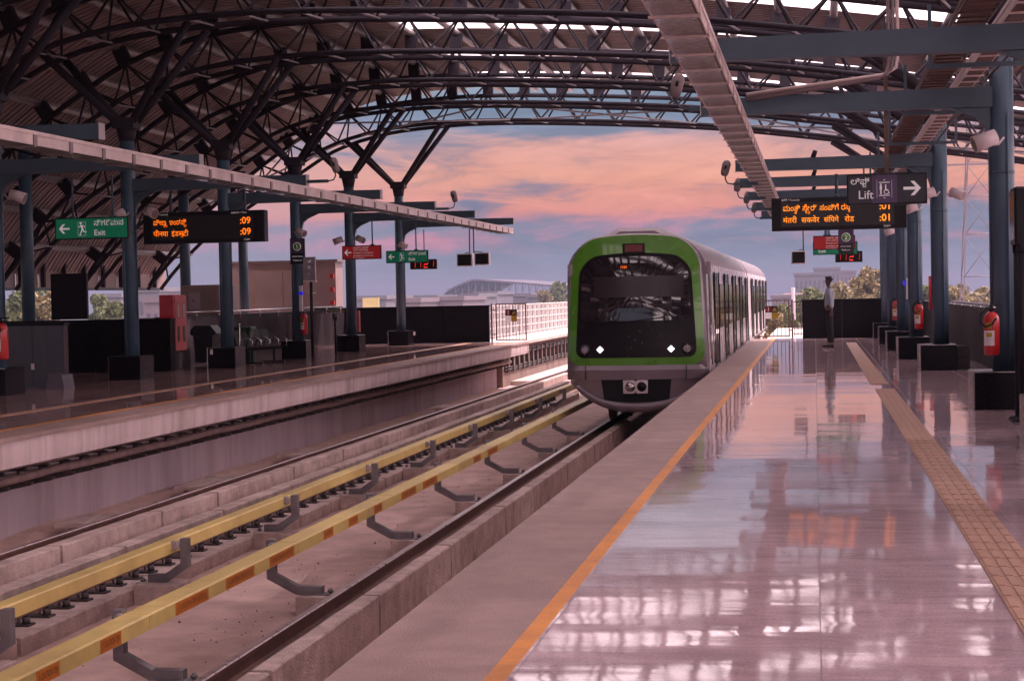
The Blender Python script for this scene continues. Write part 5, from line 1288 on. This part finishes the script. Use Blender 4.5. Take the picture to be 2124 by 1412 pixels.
part(mb, 'faint_emblem', TRAIN, mat('dim_emblem_grey', (.05, .035, .045), rough=.4))
mb = MB()
for sx in (-.98, .98): mb.box(sx - .006, sx + .006, -.02, .2, .97, 1.24)
part(mb, 'bumper_seam', TRAIN, BLACK)
# bumper band, skirt and coupler
def xarc(hw, n=24): return [(-hw + 2 * hw * i / n) for i in range(n + 1)]
def band(mb, z0, z1, hw0, hw1, y_off0, y_off1, n=24):
    vs = []
    for i in range(n + 1):
        u = -1 + 2 * i / n
        for z_, hw, yo in ((z0, hw0, y_off0), (z1, hw1, y_off1)):
            x_ = u * hw; vs.append((x_, .16 * abs(u) ** 2.4 + yo + (.25 * max(0, abs(u) - .9) / .1 if abs(u) > .9 else 0), z_))
    mb.add(vs, [(2 * i, 2 * i + 2, 2 * i + 3, 2 * i + 1) for i in range(n)], True)
mb = MB(); band(mb, 1.15, 1.24, 1.39, 1.37, -.06, .0); band(mb, .965, 1.15, 1.36, 1.39, -.03, -.06); part(mb, 'bumper_band', TRAIN, TRAINS)
mb = MB()
sk = []; n = 28
for i in range(n + 1):
    u = -1 + 2 * i / n; x_ = u * 1.30; zb = .50 - .0 + .42 * abs(u) ** 3; zl = .33 + .36 * abs(u) ** 2.5
    if abs(u) < .48: pass
    yb = .16 * abs(u) ** 2.2
    sk.append((x_, yb, zb, zl))
# cheek panels either side of the coupler opening
for sgn in (-1, 1):
    vs = []; m_ = 10  # cheek
    for i in range(m_ + 1):
        u = .51 + .46 * i / m_; x_ = sgn * u * 1.34; zb = .55 + .40 * max(0, (u - .5) / .5) ** 2.2
        vs += [(x_, .16 * u ** 2.2 + .02, .962), (x_ - sgn * .05 * (1 - i / m_) , .16 * u ** 2.2 + .05, min(zb, .95))]
    mb.add(vs, [(2 * i, 2 * i + 2, 2 * i + 3, 2 * i + 1) for i in range(m_)], True)
vs = []
for x_, yb, zb, zl in sk: vs += [(x_ * .93, yb + .03, zb + .02), (x_ * .93, yb - .03, zb), (x_ * .90, yb - .02, (zb + zl) / 2 - .03), (x_ * .86, yb + .06, zl)]
mb.add(vs, [(4 * i + k, 4 * i + 4 + k, 4 * i + 5 + k, 4 * i + k + 1) for i in range(n) for k in range(3)], True)
part(mb, 'front_skirt', TRAIN, TRAINS)
mb = MB(); mb.box(-.75, .75, .9, 6, .42, 1.08); mb.box(-.74, .74, .14, .899, .47, 1.09); part(mb, 'coupler_recess', TRAIN, BLACK)
mb = MB().use(STAIN); mb.prism([(-.24, .70), (.24, .70), (.24, .96), (-.24, .96)], -.10, .05); mb.lathe((-.10, -.18, .83), [(.02, 0), (.07, .03), (.10, .08)], 16, 'y'); mb.use(BLACK); mb.lathe((.12, -.106, .83), [(.095, 0), (.095, .02)], 18, 'y'); mb.prism([(-.03, .70), (.03, .70), (0, .73)], -.107, -.1); mb.prism([(-.03, .96), (.03, .96), (0, .93)], -.107, -.1)
part(mb, 'coupler', TRAIN)
mb = MB()
for sx in (-1.18, 1.20): mb.cbox(sx - .05 + (.22 if sx > 0 else -.10), sx + .05 + (.22 if sx > 0 else -.10), .25, .33, 2.98, 3.22, .01)
part(mb, 'side_camera', TRAIN, TRAINS)
# roof pod
mb = MB(); vs = []
for yv, k in ((.75, .8), (1.1, 1), (CARL - 1, 1)):
    vs += [(-.85 * k, yv, 3.70), (-.42 * k, yv, 3.93 if k == 1 else 3.86), (.42 * k, yv, 3.93 if k == 1 else 3.86), (.85 * k, yv, 3.70)]
mb.add(vs, [(4 * i + j, 4 * i + j + 1, 4 * i + j + 5, 4 * i + j + 4) for i in range(2) for j in range(3)] + [(0, 3, 2, 1)]); part(mb, 'roof_unit', TRAIN, TRAINS)
# cars
DW = mat('train_window_glass', (.012, .010, .013), rough=.06, spec=.6)
DOORM = mat('train_door_panel', (.10, .085, .10), (.08, .07, .08), scale=2, rough=.25, metal=.6)
SEC = rrect(1.40, .95, 3.64, (.66, .56), (.04, .04), ztop_bulge=.17, taper=.035)
for c in range(2):
    y0 = .45 + c * (CARL + .5); y1 = y0 + CARL
    mb = MB(); nseg = 1
    a = [(p[0], y0, p[1]) for p in SEC]; b = [(p[0], y1, p[1]) for p in SEC]; mb.use(TRAINST); loft(mb, a, b, False); mb.use(TRAINS)
    for i_, f_ in enumerate(mb.f):
        if min(mb.v[j_][2] for j_ in f_) > 3.12: mb.mi[i_] = mb.cur
    mb.add(a, [tuple(range(len(a)))]); mb.add(b, [tuple(range(len(b)))])
    car = part(mb, 'car_body', TRAIN, TRAINST)
    for sgn in (-1, 1):
        for k in range(5):
            yd = y0 + 2.95 + k * 4.06
            if yd + 1 > y1: continue
            xo = sgn * 1.385
            mb = MB().use(DOORM); mb.box(min(xo, xo + sgn * .012), max(xo, xo + sgn * .012), yd - .72, yd + .72, 1.12, 3.02)
            mb.use(DW)
            for q in (-.36, .36): mb.box(min(xo + sgn * .0125, xo + sgn * .018), max(xo + sgn * .0125, xo + sgn * .018), yd + q - .27, yd + q + .27, 1.75, 2.85)
            mb.use(BLACK); mb.box(min(xo + sgn * .0125, xo + sgn * .02), max(xo + sgn * .0125, xo + sgn * .02), yd - .012, yd + .012, 1.12, 3.02); mb.box(min(xo, xo + sgn * .03), max(xo, xo + sgn * .03), yd - .80, yd - .735, 1.1, 3.04); mb.box(min(xo, xo + sgn * .03), max(xo, xo + sgn * .03), yd + .735, yd + .80, 1.1, 3.04)
            part(mb, 'passenger_door', car)
            if k < 4:
                mb = MB().use(DW); mb.box(min(xo, xo + sgn * .015), max(xo, xo + sgn * .015), yd + 1.28, yd + 2.78, 1.85, 2.80); part(mb, 'side_window', car)
    if c == 0:
        mb = MB().use(DW); mb.box(1.385, 1.395, y0 + .55, y0 + 1.15, 1.3, 3.0); part(mb, 'cab_door', car)
        mb = MB()
        for yv in (y0 + .45, y0 + 1.25): mb.rod((1.43, yv, 1.2), (1.43, yv, 2.05), .015, 6)
        part(mb, 'grab_rail', car, STAIN)
    mb = MB()
    for yv in (y0 + 1.2, y0 + 5.4, y0 + 9.6, y0 + 13.8, y0 + 18):
        mb.box(1.0, 1.12, yv, yv + .5, 3.49, 3.56)
    part(mb, 'roof_vent', car, BLACK)
    mb = MB(); mb.box(-1.12, 1.12, y0 + 1.6, y1 - .5, .45, .94); part(mb, 'underframe', car, BLACK)
    for yb in (y0 + 3.2, y1 - 3.2):
        for dy in (-1.05, 1.05):
            mb = MB()
            for sgn in (-1, 1): mb.lathe((sgn * .7535 - .06, yb + dy, .42), [(.42, 0), (.42, .12)], 24, 'x')
            mb.rod((-.7, yb + dy, .42), (.7, yb + dy, .42), .07, 10); part(mb, 'wheelset', car, RAILS)
# silver lower sill with pads along the platform side
mb = MB(); mb.box(1.39, 1.42, .7, 2 * CARL + .8, 1.0, 1.06); part(mb, 'door_sill', TRAIN, STAIN)

# ================================================================== PERSON
def skin_mesh(name, joints, edges, M, parent, sub=2):
    me = bpy.data.meshes.new(name); me.from_pydata([j[0] for j in joints], edges, [])
    ob = bpy.data.objects.new(name, me); COL.objects.link(ob)
    md = ob.modifiers.new('s', 'SKIN'); md.use_smooth_shade = True
    for i, j in enumerate(joints):
        r_ = j[1] if isinstance(j[1], tuple) else (j[1], j[1]); me.skin_vertices[0].data[i].radius = r_
    me.skin_vertices[0].data[0].use_root = True
    ms = ob.modifiers.new('d', 'SUBSURF'); ms.levels = sub; ms.render_levels = sub
    dg = bpy.context.evaluated_depsgraph_get(); dg.update()
    me2 = bpy.data.meshes.new_from_object(ob.evaluated_get(dg)); bpy.data.objects.remove(ob)
    me2.materials.clear(); me2.materials.append(M)
    for p in me2.polygons: p.use_smooth = True
    me2.name = name
    o = bpy.data.objects.new(name, me2); COL.objects.link(o); o.parent = parent; return o
# faces -x (towards the train); x forward is -x. height 1.80
P = thing('person', 'man in white shirt and black trousers standing in profile facing the train', 'person', (0.36, 45.55, 0)); P.scale = (1.0,) * 3
# body: head, neck, torso, arms with hands, legs
B = [((0, 0, .96), (.13, .16)), ((0, 0, 1.15), (.115, .14)), ((.01, 0, 1.33), (.125, .17)), ((.01, 0, 1.47), (.09, .13)), ((-.005, 0, 1.55), .052), ((-.02, 0, 1.63), .062), ((-.03, 0, 1.71), (.092, .078)), ((-.025, 0, 1.77), (.075, .065)),
     ((0, -.19, 1.45), .052), ((.05, -.23, 1.17), .042), ((.055, -.22, .93), .030), ((.05, -.215, .88), .034),
     ((0, .19, 1.45), .052), ((.04, .23, 1.17), .042), ((-.02, .22, .93), .030), ((-.03, .215, .88), .034),
     ((0, -.09, .88), .088), ((.02, -.10, .50), .058), ((.06, -.10, .09), .042), ((-.05, -.10, .045), .038), ((-.12, -.10, .035), .03),
     ((0, .09, .88), .088), ((.0, .10, .50), .058), ((.0, .10, .09), .042), ((-.10, .10, .045), .038), ((-.17, .10, .035), .03)]
E_ = [(0, 1), (1, 2), (2, 3), (3, 4), (4, 5), (5, 6), (6, 7), (3, 8), (8, 9), (9, 10), (10, 11), (3, 12), (12, 13), (13, 14), (14, 15), (0, 16), (16, 17), (17, 18), (18, 19), (19, 20), (0, 21), (21, 22), (22, 23), (23, 24), (24, 25)]
# fingers and thumb
for hx, hy, base in ((.05, -.215, 11), (-.03, .215, 15)):
    for k in range(4):
        i0 = len(B); dx = -.03 + .02 * k; ln = (.055, .068, .064, .05)[k]
        B.append(((hx + dx, hy, .855), .010)); B.append(((hx + dx - .004, hy + .004, .855 - ln * .55), .009)); B.append(((hx + dx - .014, hy + .006, .855 - ln), .008)); E_ += [(base, i0), (i0, i0 + 1), (i0 + 1, i0 + 2)]
    i0 = len(B); B.append(((hx - .045, hy, .87), .010)); B.append(((hx - .055, hy, .835), .009)); E_ += [(base, i0), (i0, i0 + 1)]
body = skin_mesh('body', B, E_, SKIN, P)
# nose and ear, jaw
mb = MB(); mb.add([(-.115, 0, 1.715), (-.14, 0, 1.685), (-.113, .016, 1.68), (-.113, -.016, 1.68), (-.112, 0, 1.672)], [(0, 1, 2), (0, 3, 1), (1, 4, 2), (1, 3, 4)]); mb.lathe((-.02, -.079, 1.70), [(.0, -.008), (.018, -.004), (.02, .004)], 10, 'y'); part(mb, 'nose_and_ear', body, SKIN)
mb = MB().use(WHITE); mb.lathe((-.108, -.030, 1.715), [(.0, 0), (.008, .003), (.01, .012)], 8, 'y'); mb.lathe((-.108, .020, 1.715), [(.0, 0), (.008, .003), (.01, .012)], 8, 'y'); mb.use(BLACK); mb.lathe((-.114, -.032, 1.715), [(.0, 0), (.005, .003), (.005, .01)], 8, 'y'); mb.box(-.116, -.104, -.02, .02, 1.642, 1.647); part(mb, 'eyes_and_mouth', body)
SH = [((0, 0, .97), (.14, .17)), ((0, 0, 1.15), (.128, .155)), ((.01, 0, 1.33), (.14, .185)), ((.01, 0, 1.48), (.10, .14)), ((0, 0, 1.545), .062), ((0, -.195, 1.45), .068), ((.045, -.235, 1.2), .058), ((.055, -.225, 1.0), .046), ((0, .195, 1.45), .068), ((.035, .235, 1.2), .058), ((.0, .225, 1.0), .046)]
skin_mesh('shirt', SH, [(0, 1), (1, 2), (2, 3), (3, 4), (3, 5), (5, 6), (6, 7), (3, 8), (8, 9), (9, 10)], SHIRT, P)
TRS = [((0, 0, .99), (.142, .168)), ((0, -.09, .86), .105), ((.02, -.10, .50), .080), ((.06, -.10, .10), .066), ((0, .09, .86), .105), ((.0, .10, .50), .080), ((.0, .10, .10), .066)]
skin_mesh('trousers', TRS, [(0, 1), (1, 2), (2, 3), (0, 4), (4, 5), (5, 6)], TROUS, P)
HR = [((-.01, 0, 1.735), (.088, .088)), ((-.012, 0, 1.775), (.095, .082)), ((.035, 0, 1.70), (.055, .075)), ((-.045, 0, 1.785), (.05, .06))]
skin_mesh('hair', HR, [(0, 1), (0, 2), (1, 3)], HAIR, P)
for ox, oy in ((.06, -.10), (0, .10)):
    mb = MB(); mb.tube([(ox + .05, oy, .04), (ox, oy, .045), (ox - .10, oy, .042), (ox - .19, oy, .03)], .045, 12, rs=[.035, .046, .044, .025]); part(mb, 'shoe', P, SHOE)
mb = MB(); mb.box(-.02, .0, -.10, -.06, 1.5, 1.51); mb.tube([(-.10, -.06, 1.40), (-.13, -.05, 1.25), (-.14, -.04, 1.08)], .012, 6); part(mb, 'lanyard', P, BLACK)

# ================================================================== BACKGROUND: trees, buildings, tower
def tree(loc, h, crown_r, crown_h, label, M, seed, n=2600, leaf=.32, cat='tree', grp='trees beyond the station', clumps=34, lean=0):
    n = int(n * 1.9)
    rnd = random.Random(seed); t = thing('tree', label, cat, loc, 0, grp)
    mb = MB(); top = Vector((lean, 0, h - crown_h * .5))
    mb.tube([(0, 0, 0), (lean * .3, .1, h * .3), (lean * .8, 0, h - crown_h * .75), top], .25, 8, rs=[.32, .25, .18, .08])
    cs = []
    for i in range(clumps):
        a = rnd.random() * 6.283; q = rnd.random() ** .6; zz = rnd.uniform(-1, 1)
        c = Vector((lean + crown_r * q * math.cos(a) * math.sqrt(max(.08, 1 - zz * zz * .8)), crown_r * q * math.sin(a) * math.sqrt(max(.08, 1 - zz * zz * .8)), h - crown_h / 2 + zz * crown_h / 2 * .82))
        cs.append((c, rnd.uniform(.22, .42) * crown_r))
        st = Vector((lean * .8, 0, h - crown_h * rnd.uniform(.55, .85))); mid = (st + c) / 2 + Vector((0, 0, .2))
        mb.tube([st, mid, c], .05, 5, rs=[.09, .05, .02])
    part(mb, 'trunk', t, BARK)
    mb = MB()
    for i in range(n):
        c, r_ = cs[rnd.randrange(len(cs))]
        d = Vector((rnd.gauss(0, 1), rnd.gauss(0, 1), rnd.gauss(0, 1))).normalized() * r_ * rnd.random() ** .33
        p = c + d; u = Vector((rnd.gauss(0, 1), rnd.gauss(0, 1), rnd.gauss(0, 1))).normalized(); v = u.cross(Vector((rnd.gauss(0, 1), rnd.gauss(0, 1), rnd.gauss(0, 1)))).normalized(); s_ = leaf * rnd.uniform(.5, 1.1)
        mb.add([p - u * s_ * .5, p + v * s_ * .28, p + u * s_ * .5, p - v * s_ * .28], [(0, 1, 2, 3)])
    mb.build('crown', M, t, fixn=False); return t
G = -9.0
def at_px(x, y, Y):  # helper used only to read off plan positions of far trees
    d = Vector(R[0]) * (x - 1062) + Vector(R[1]) * (y - 706) + Vector(R[2]) * 3600; k = Y / d.y; return (d.x * k, Y, 1.5 + d.z * k)
def ftree(xc, ytop, hw_px, Y, label, M, seed, hpx=90, **kw):
    p = at_px(xc, ytop, Y); sc_ = Y / 3600; h = p[2] - G
    return tree((p[0], Y, G), h, hw_px * sc_, hpx * sc_, label, M, seed, leaf=max(.34, 14 * sc_), **kw)
ftree(1800, 548, 34, 120, 'tallest olive tree beyond the right end wall', LEAF2, 1, hpx=150, n=3600)
ftree(1752, 590, 44, 125, 'rounded olive tree left of the tallest tree', LEAF2, 2, hpx=110, n=3000)
ftree(1835, 575, 30, 115, 'olive tree behind the last right column', LEAF2, 3, hpx=130)
ftree(1680, 600, 34, 130, 'low green tree behind the standing man', LEAF1, 4, hpx=90)
ftree(1700, 606, 26, 118, 'small green tree beside the right gate post', LEAF1, 41, hpx=90)
ftree(1622, 626, 26, 105, 'green bush tree seen through the right gate', LEAF1, 5, hpx=120, n=3000)
ftree(1602, 640, 24, 98, 'light green tree right behind the gate bars', LEAF2, 6, hpx=110, n=2600)
ftree(1990, 588, 40, 120, 'yellow green tree left of the lattice mast', LEAF2, 7, hpx=120, n=3200)
ftree(2040, 594, 30, 125, 'yellow green tree at the foot of the lattice mast', LEAF2, 8, hpx=110)
ftree(1930, 590, 30, 130, 'green tree hidden between the right columns', LEAF1, 9, hpx=110)
ftree(1878, 585, 28, 130, 'olive tree between two right columns', LEAF2, 10, hpx=110)
ftree(2112, 590, 30, 120, 'tree at the far right edge beyond the wall', LEAF1, 11, hpx=110)
ftree(45, 585, 70, 100, 'big leafy tree seen under the eave at the left edge', LEAF1, 12, hpx=220, n=5200)
ftree(85, 592, 56, 88, 'leafy tree beside the rear left column', LEAF2, 13, hpx=190, n=4400)
ftree(205, 600, 30, 120, 'tree seen right of the dark square panel', LEAF1, 14, hpx=150, n=2600)
ftree(235, 622, 26, 110, 'low spiky bush seen under the left eave', LEAF1, 15, hpx=80)
ftree(1152, 582, 30, 230, 'broad tree in front of the distant station', LEAF1, 16, hpx=120, n=2600)
ftree(1128, 604, 18, 225, 'small tree left of the broad distant tree', LEAF2, 17, hpx=70, n=1400)
ftree(1012, 612, 16, 260, 'small distant tree above the left gate', LEAF1, 18, hpx=60, n=1000)

def building(x0, x1, ytop, Y, label, M, floors=4, cols=5, dep=14, win=True, roof=False, grp='distant city buildings'):
    a = at_px(x0, ytop, Y); b = at_px(x1, ytop, Y); zt = a[2]; w = b[0] - a[0]
    t = thing('city_building', label, 'building', (a[0], Y, G), 0, grp); h = zt - G
    mb = MB(); mb.box(0, w, 0, dep, 0, h); part(mb, 'wall', t, M)
    mb = MB(); mb.box(-.2, w + .2, -.2, dep + .2, h + .002, h + .5); part(mb, 'roof', t, HAZEB[1] if roof else M)
    if win:
        fh = 3.2; mb0 = None
        for f_ in range(floors):
            zz = h - 1.0 - fh * f_ - 1.5
            if zz < 0: break
            for c_ in range(cols):
                if mb0 is None:
                    mb = MB(); ww = w / cols * .42; mb.box(-ww / 2, ww / 2, -.06, .02, 0, 1.5); mb0 = part(mb, 'window', t, FWIN); o = mb0
                else: o = mb0.copy(); COL.objects.link(o); o.parent = t
                o.location = (w * (c_ + .5) / cols, 0, zz)
    return t
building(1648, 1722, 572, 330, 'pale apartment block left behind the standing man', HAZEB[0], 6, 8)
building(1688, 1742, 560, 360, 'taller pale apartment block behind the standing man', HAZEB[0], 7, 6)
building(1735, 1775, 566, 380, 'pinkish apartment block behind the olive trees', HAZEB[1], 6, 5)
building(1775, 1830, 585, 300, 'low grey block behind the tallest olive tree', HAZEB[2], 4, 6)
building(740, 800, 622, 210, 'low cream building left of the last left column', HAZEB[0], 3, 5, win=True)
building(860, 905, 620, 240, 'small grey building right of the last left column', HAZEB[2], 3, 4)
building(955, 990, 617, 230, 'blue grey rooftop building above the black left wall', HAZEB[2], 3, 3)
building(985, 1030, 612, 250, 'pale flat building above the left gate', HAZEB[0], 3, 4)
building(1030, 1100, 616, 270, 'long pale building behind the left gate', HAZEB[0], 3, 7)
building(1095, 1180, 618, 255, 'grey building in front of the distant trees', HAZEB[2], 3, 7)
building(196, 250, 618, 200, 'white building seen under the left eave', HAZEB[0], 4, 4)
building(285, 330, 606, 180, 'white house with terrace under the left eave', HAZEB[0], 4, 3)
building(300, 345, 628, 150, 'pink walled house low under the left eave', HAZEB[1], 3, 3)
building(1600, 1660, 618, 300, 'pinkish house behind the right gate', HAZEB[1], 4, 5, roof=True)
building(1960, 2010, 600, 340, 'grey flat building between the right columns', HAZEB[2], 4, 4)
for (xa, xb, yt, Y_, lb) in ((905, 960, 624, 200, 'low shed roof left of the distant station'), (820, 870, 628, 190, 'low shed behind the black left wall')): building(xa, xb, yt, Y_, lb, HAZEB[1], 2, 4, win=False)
# billboard
a = at_px(752, 618, 170); b = at_px(786, 637, 170)
t = thing('billboard', 'yellow billboard right of the red sign column', 'billboard', (a[0], 170, b[2]))
mb = MB(); mb.box(0, b[0] - a[0], 0, .2, 0, a[2] - b[2]); part(mb, 'board_face', t, mat('pale_yellow_board', (.60, .48, .20), (.55, .42, .18), rough=.6))
mb = MB(); mb.box(.1, .25, .21, .4, -9, 0); mb.box(1.3, 1.45, .21, .4, -9, 0); part(mb, 'board_leg', t, DARKM)
# distant arched station
a = at_px(918, 612, 420); b = at_px(1145, 600, 420)
t = thing('distant_station', 'distant arched metro station with lattice roof', 'station', (a[0], 420, 0))
wS = b[0] - a[0]; zt = at_px(1000, 578, 420)[2]
DST = mat('hazed_roof_sheet', (.10, .08, .115), (.08, .065, .095), scale=.2, rough=.6)  # haze of the distance is painted into this roof tone
n = 28
def arch(x): u = x / wS; return 1.2 + (zt - 1.2) * (min(1, (u / .28)) ** .5 if u < .28 else 1 - .42 * ((u - .28) / .72) ** 1.15)
vs = []
for i in range(n + 1):
    x_ = wS * (i / n) ** 1.4; vs += [(x_, 0, arch(x_)), (x_ + 3, 60, arch(x_)), (x_, 0, arch(x_) - .45)]
mb = MB(); mb.add(vs, [(3 * i, 3 * i + 1, 3 * i + 4, 3 * i + 3) for i in range(n)] + [(3 * i, 3 * i + 3, 3 * i + 5, 3 * i + 2) for i in range(n)], False); part(mb, 'roof_shell', t, DST)
mb = MB(); mb.box(0, wS, 2, 58, -3, 1.0); mb.box(0, wS * .42, 6, 7, 1.0, arch(wS * .2) - 1.6); part(mb, 'platform_box', t, DST)
mb = MB()
for i in range(16): x_ = wS * (.05 + .92 * i / 15); mb.rod((x_, 1, 0), (x_, 1, arch(x_) - .3), .13, 6); mb.rod((x_, 1, arch(x_) * .5), (x_ + wS * .04, 1, arch(x_) - .4), .08, 5)
part(mb, 'column_lattice', t, HAZEB[0])
mb = MB()
for k in range(3): mb.box(2, wS, -1, -.8, -.2 + k * .5, -.05 + k * .5)
part(mb, 'railing', t, HAZEB[0])
for k in range(8):
    mb = MB(); mb.box(2 + k * wS / 8, 3.4 + k * wS / 8, 4, 8, -9, -3.001); part(mb, 'pier', t, HAZEB[2])
# lattice mast
a = at_px(2035, 700, 85); sc_ = 85 / 3600
t = thing('lattice_mast', 'tall thin lattice mast beyond the right platform', 'mast', (a[0], 85, G))
H_ = 21; wb, wt = 2.6, .7
MASTM = mat('mast_paint', (.20, .16, .20), rough=.5)
def lw(z_): return wb + (wt - wb) * z_ / H_
for sx, sy in ((-1, -1), (1, -1), (1, 1), (-1, 1)):
    mb = MB(); mb.bar((sx * lw(0) / 2, sy * lw(0) / 2, 0), (sx * lw(H_) / 2, sy * lw(H_) / 2, H_), .055, .055); part(mb, 'mast_leg', t, MASTM)
mb = MB(); zz = 0
while zz < H_ - 1:
    z2 = min(H_, zz + lw(zz) * 1.25)
    for (ax, ay), (bx, by) in (((-1, -1), (1, -1)), ((1, -1), (1, 1)), ((1, 1), (-1, 1)), ((-1, 1), (-1, -1))):
        p = (ax * lw(zz) / 2, ay * lw(zz) / 2, zz); q = (bx * lw(z2) / 2, by * lw(z2) / 2, z2); mb.rod(p, q, .018, 5)
        mb.rod((ax * lw(z2) / 2, ay * lw(z2) / 2, z2), (bx * lw(z2) / 2, by * lw(z2) / 2, z2), .016, 5)
    zz = z2
part(mb, 'mast_lattice', t, MASTM)
mb = MB(); mb.bar((-2.3, -1, 16.2), (1.6, -1, 16.2), .1, .08); mb.bar((-1.6, -1, 16.9), (1.6, -1, 16.9), .1, .08); part(mb, 'cross_arm', t, MASTM)
# utility pole
a = at_px(1645, 596, 110)
t = thing('utility_pole', 'thin utility pole rising beside the right gate', 'pole', (a[0], 110, G))
mb = MB(); mb.rod((0, 0, 0), (0, 0, a[2] - G), .12, 8); part(mb, 'pole', t, CONC_W)
mb = MB(); mb.bar((-.6, 0, a[2] - G - .4), (.6, 0, a[2] - G - .4), .08, .08); part(mb, 'cross_arm', t, CONC_W)
# dedicated red tall tanks seen between right columns
mb = MB(); mb.rod((3.02, 46.5, .9), (3.02, 46.5, 1.78), .10, 14); single(mb, 'red_pipe_stack', RED, 'tall red pipe between two right columns', 'pipe')

# ================================================================== HAZE
HZ = bpy.data.materials.new('haze_air'); HZ.use_nodes = True; nt = HZ.node_tree; nt.nodes.clear()
o_ = nn(nt, 'ShaderNodeOutputMaterial'); v_ = nn(nt, 'ShaderNodeVolumePrincipled'); v_.inputs['Density'].default_value = 0.0013; v_.inputs['Color'].default_value = (0.21, 0.235, 0.34, 1); v_.inputs['Anisotropy'].default_value = 0.2
nt.links.new(v_.outputs[0], o_.inputs['Volume'])
mb = MB(); mb.box(-905, 905, -205, 3005, -10.7, 13.5); tag(mb.build('haze', HZ), 'thin violet haze over the distant city', 'haze', kind='stuff')
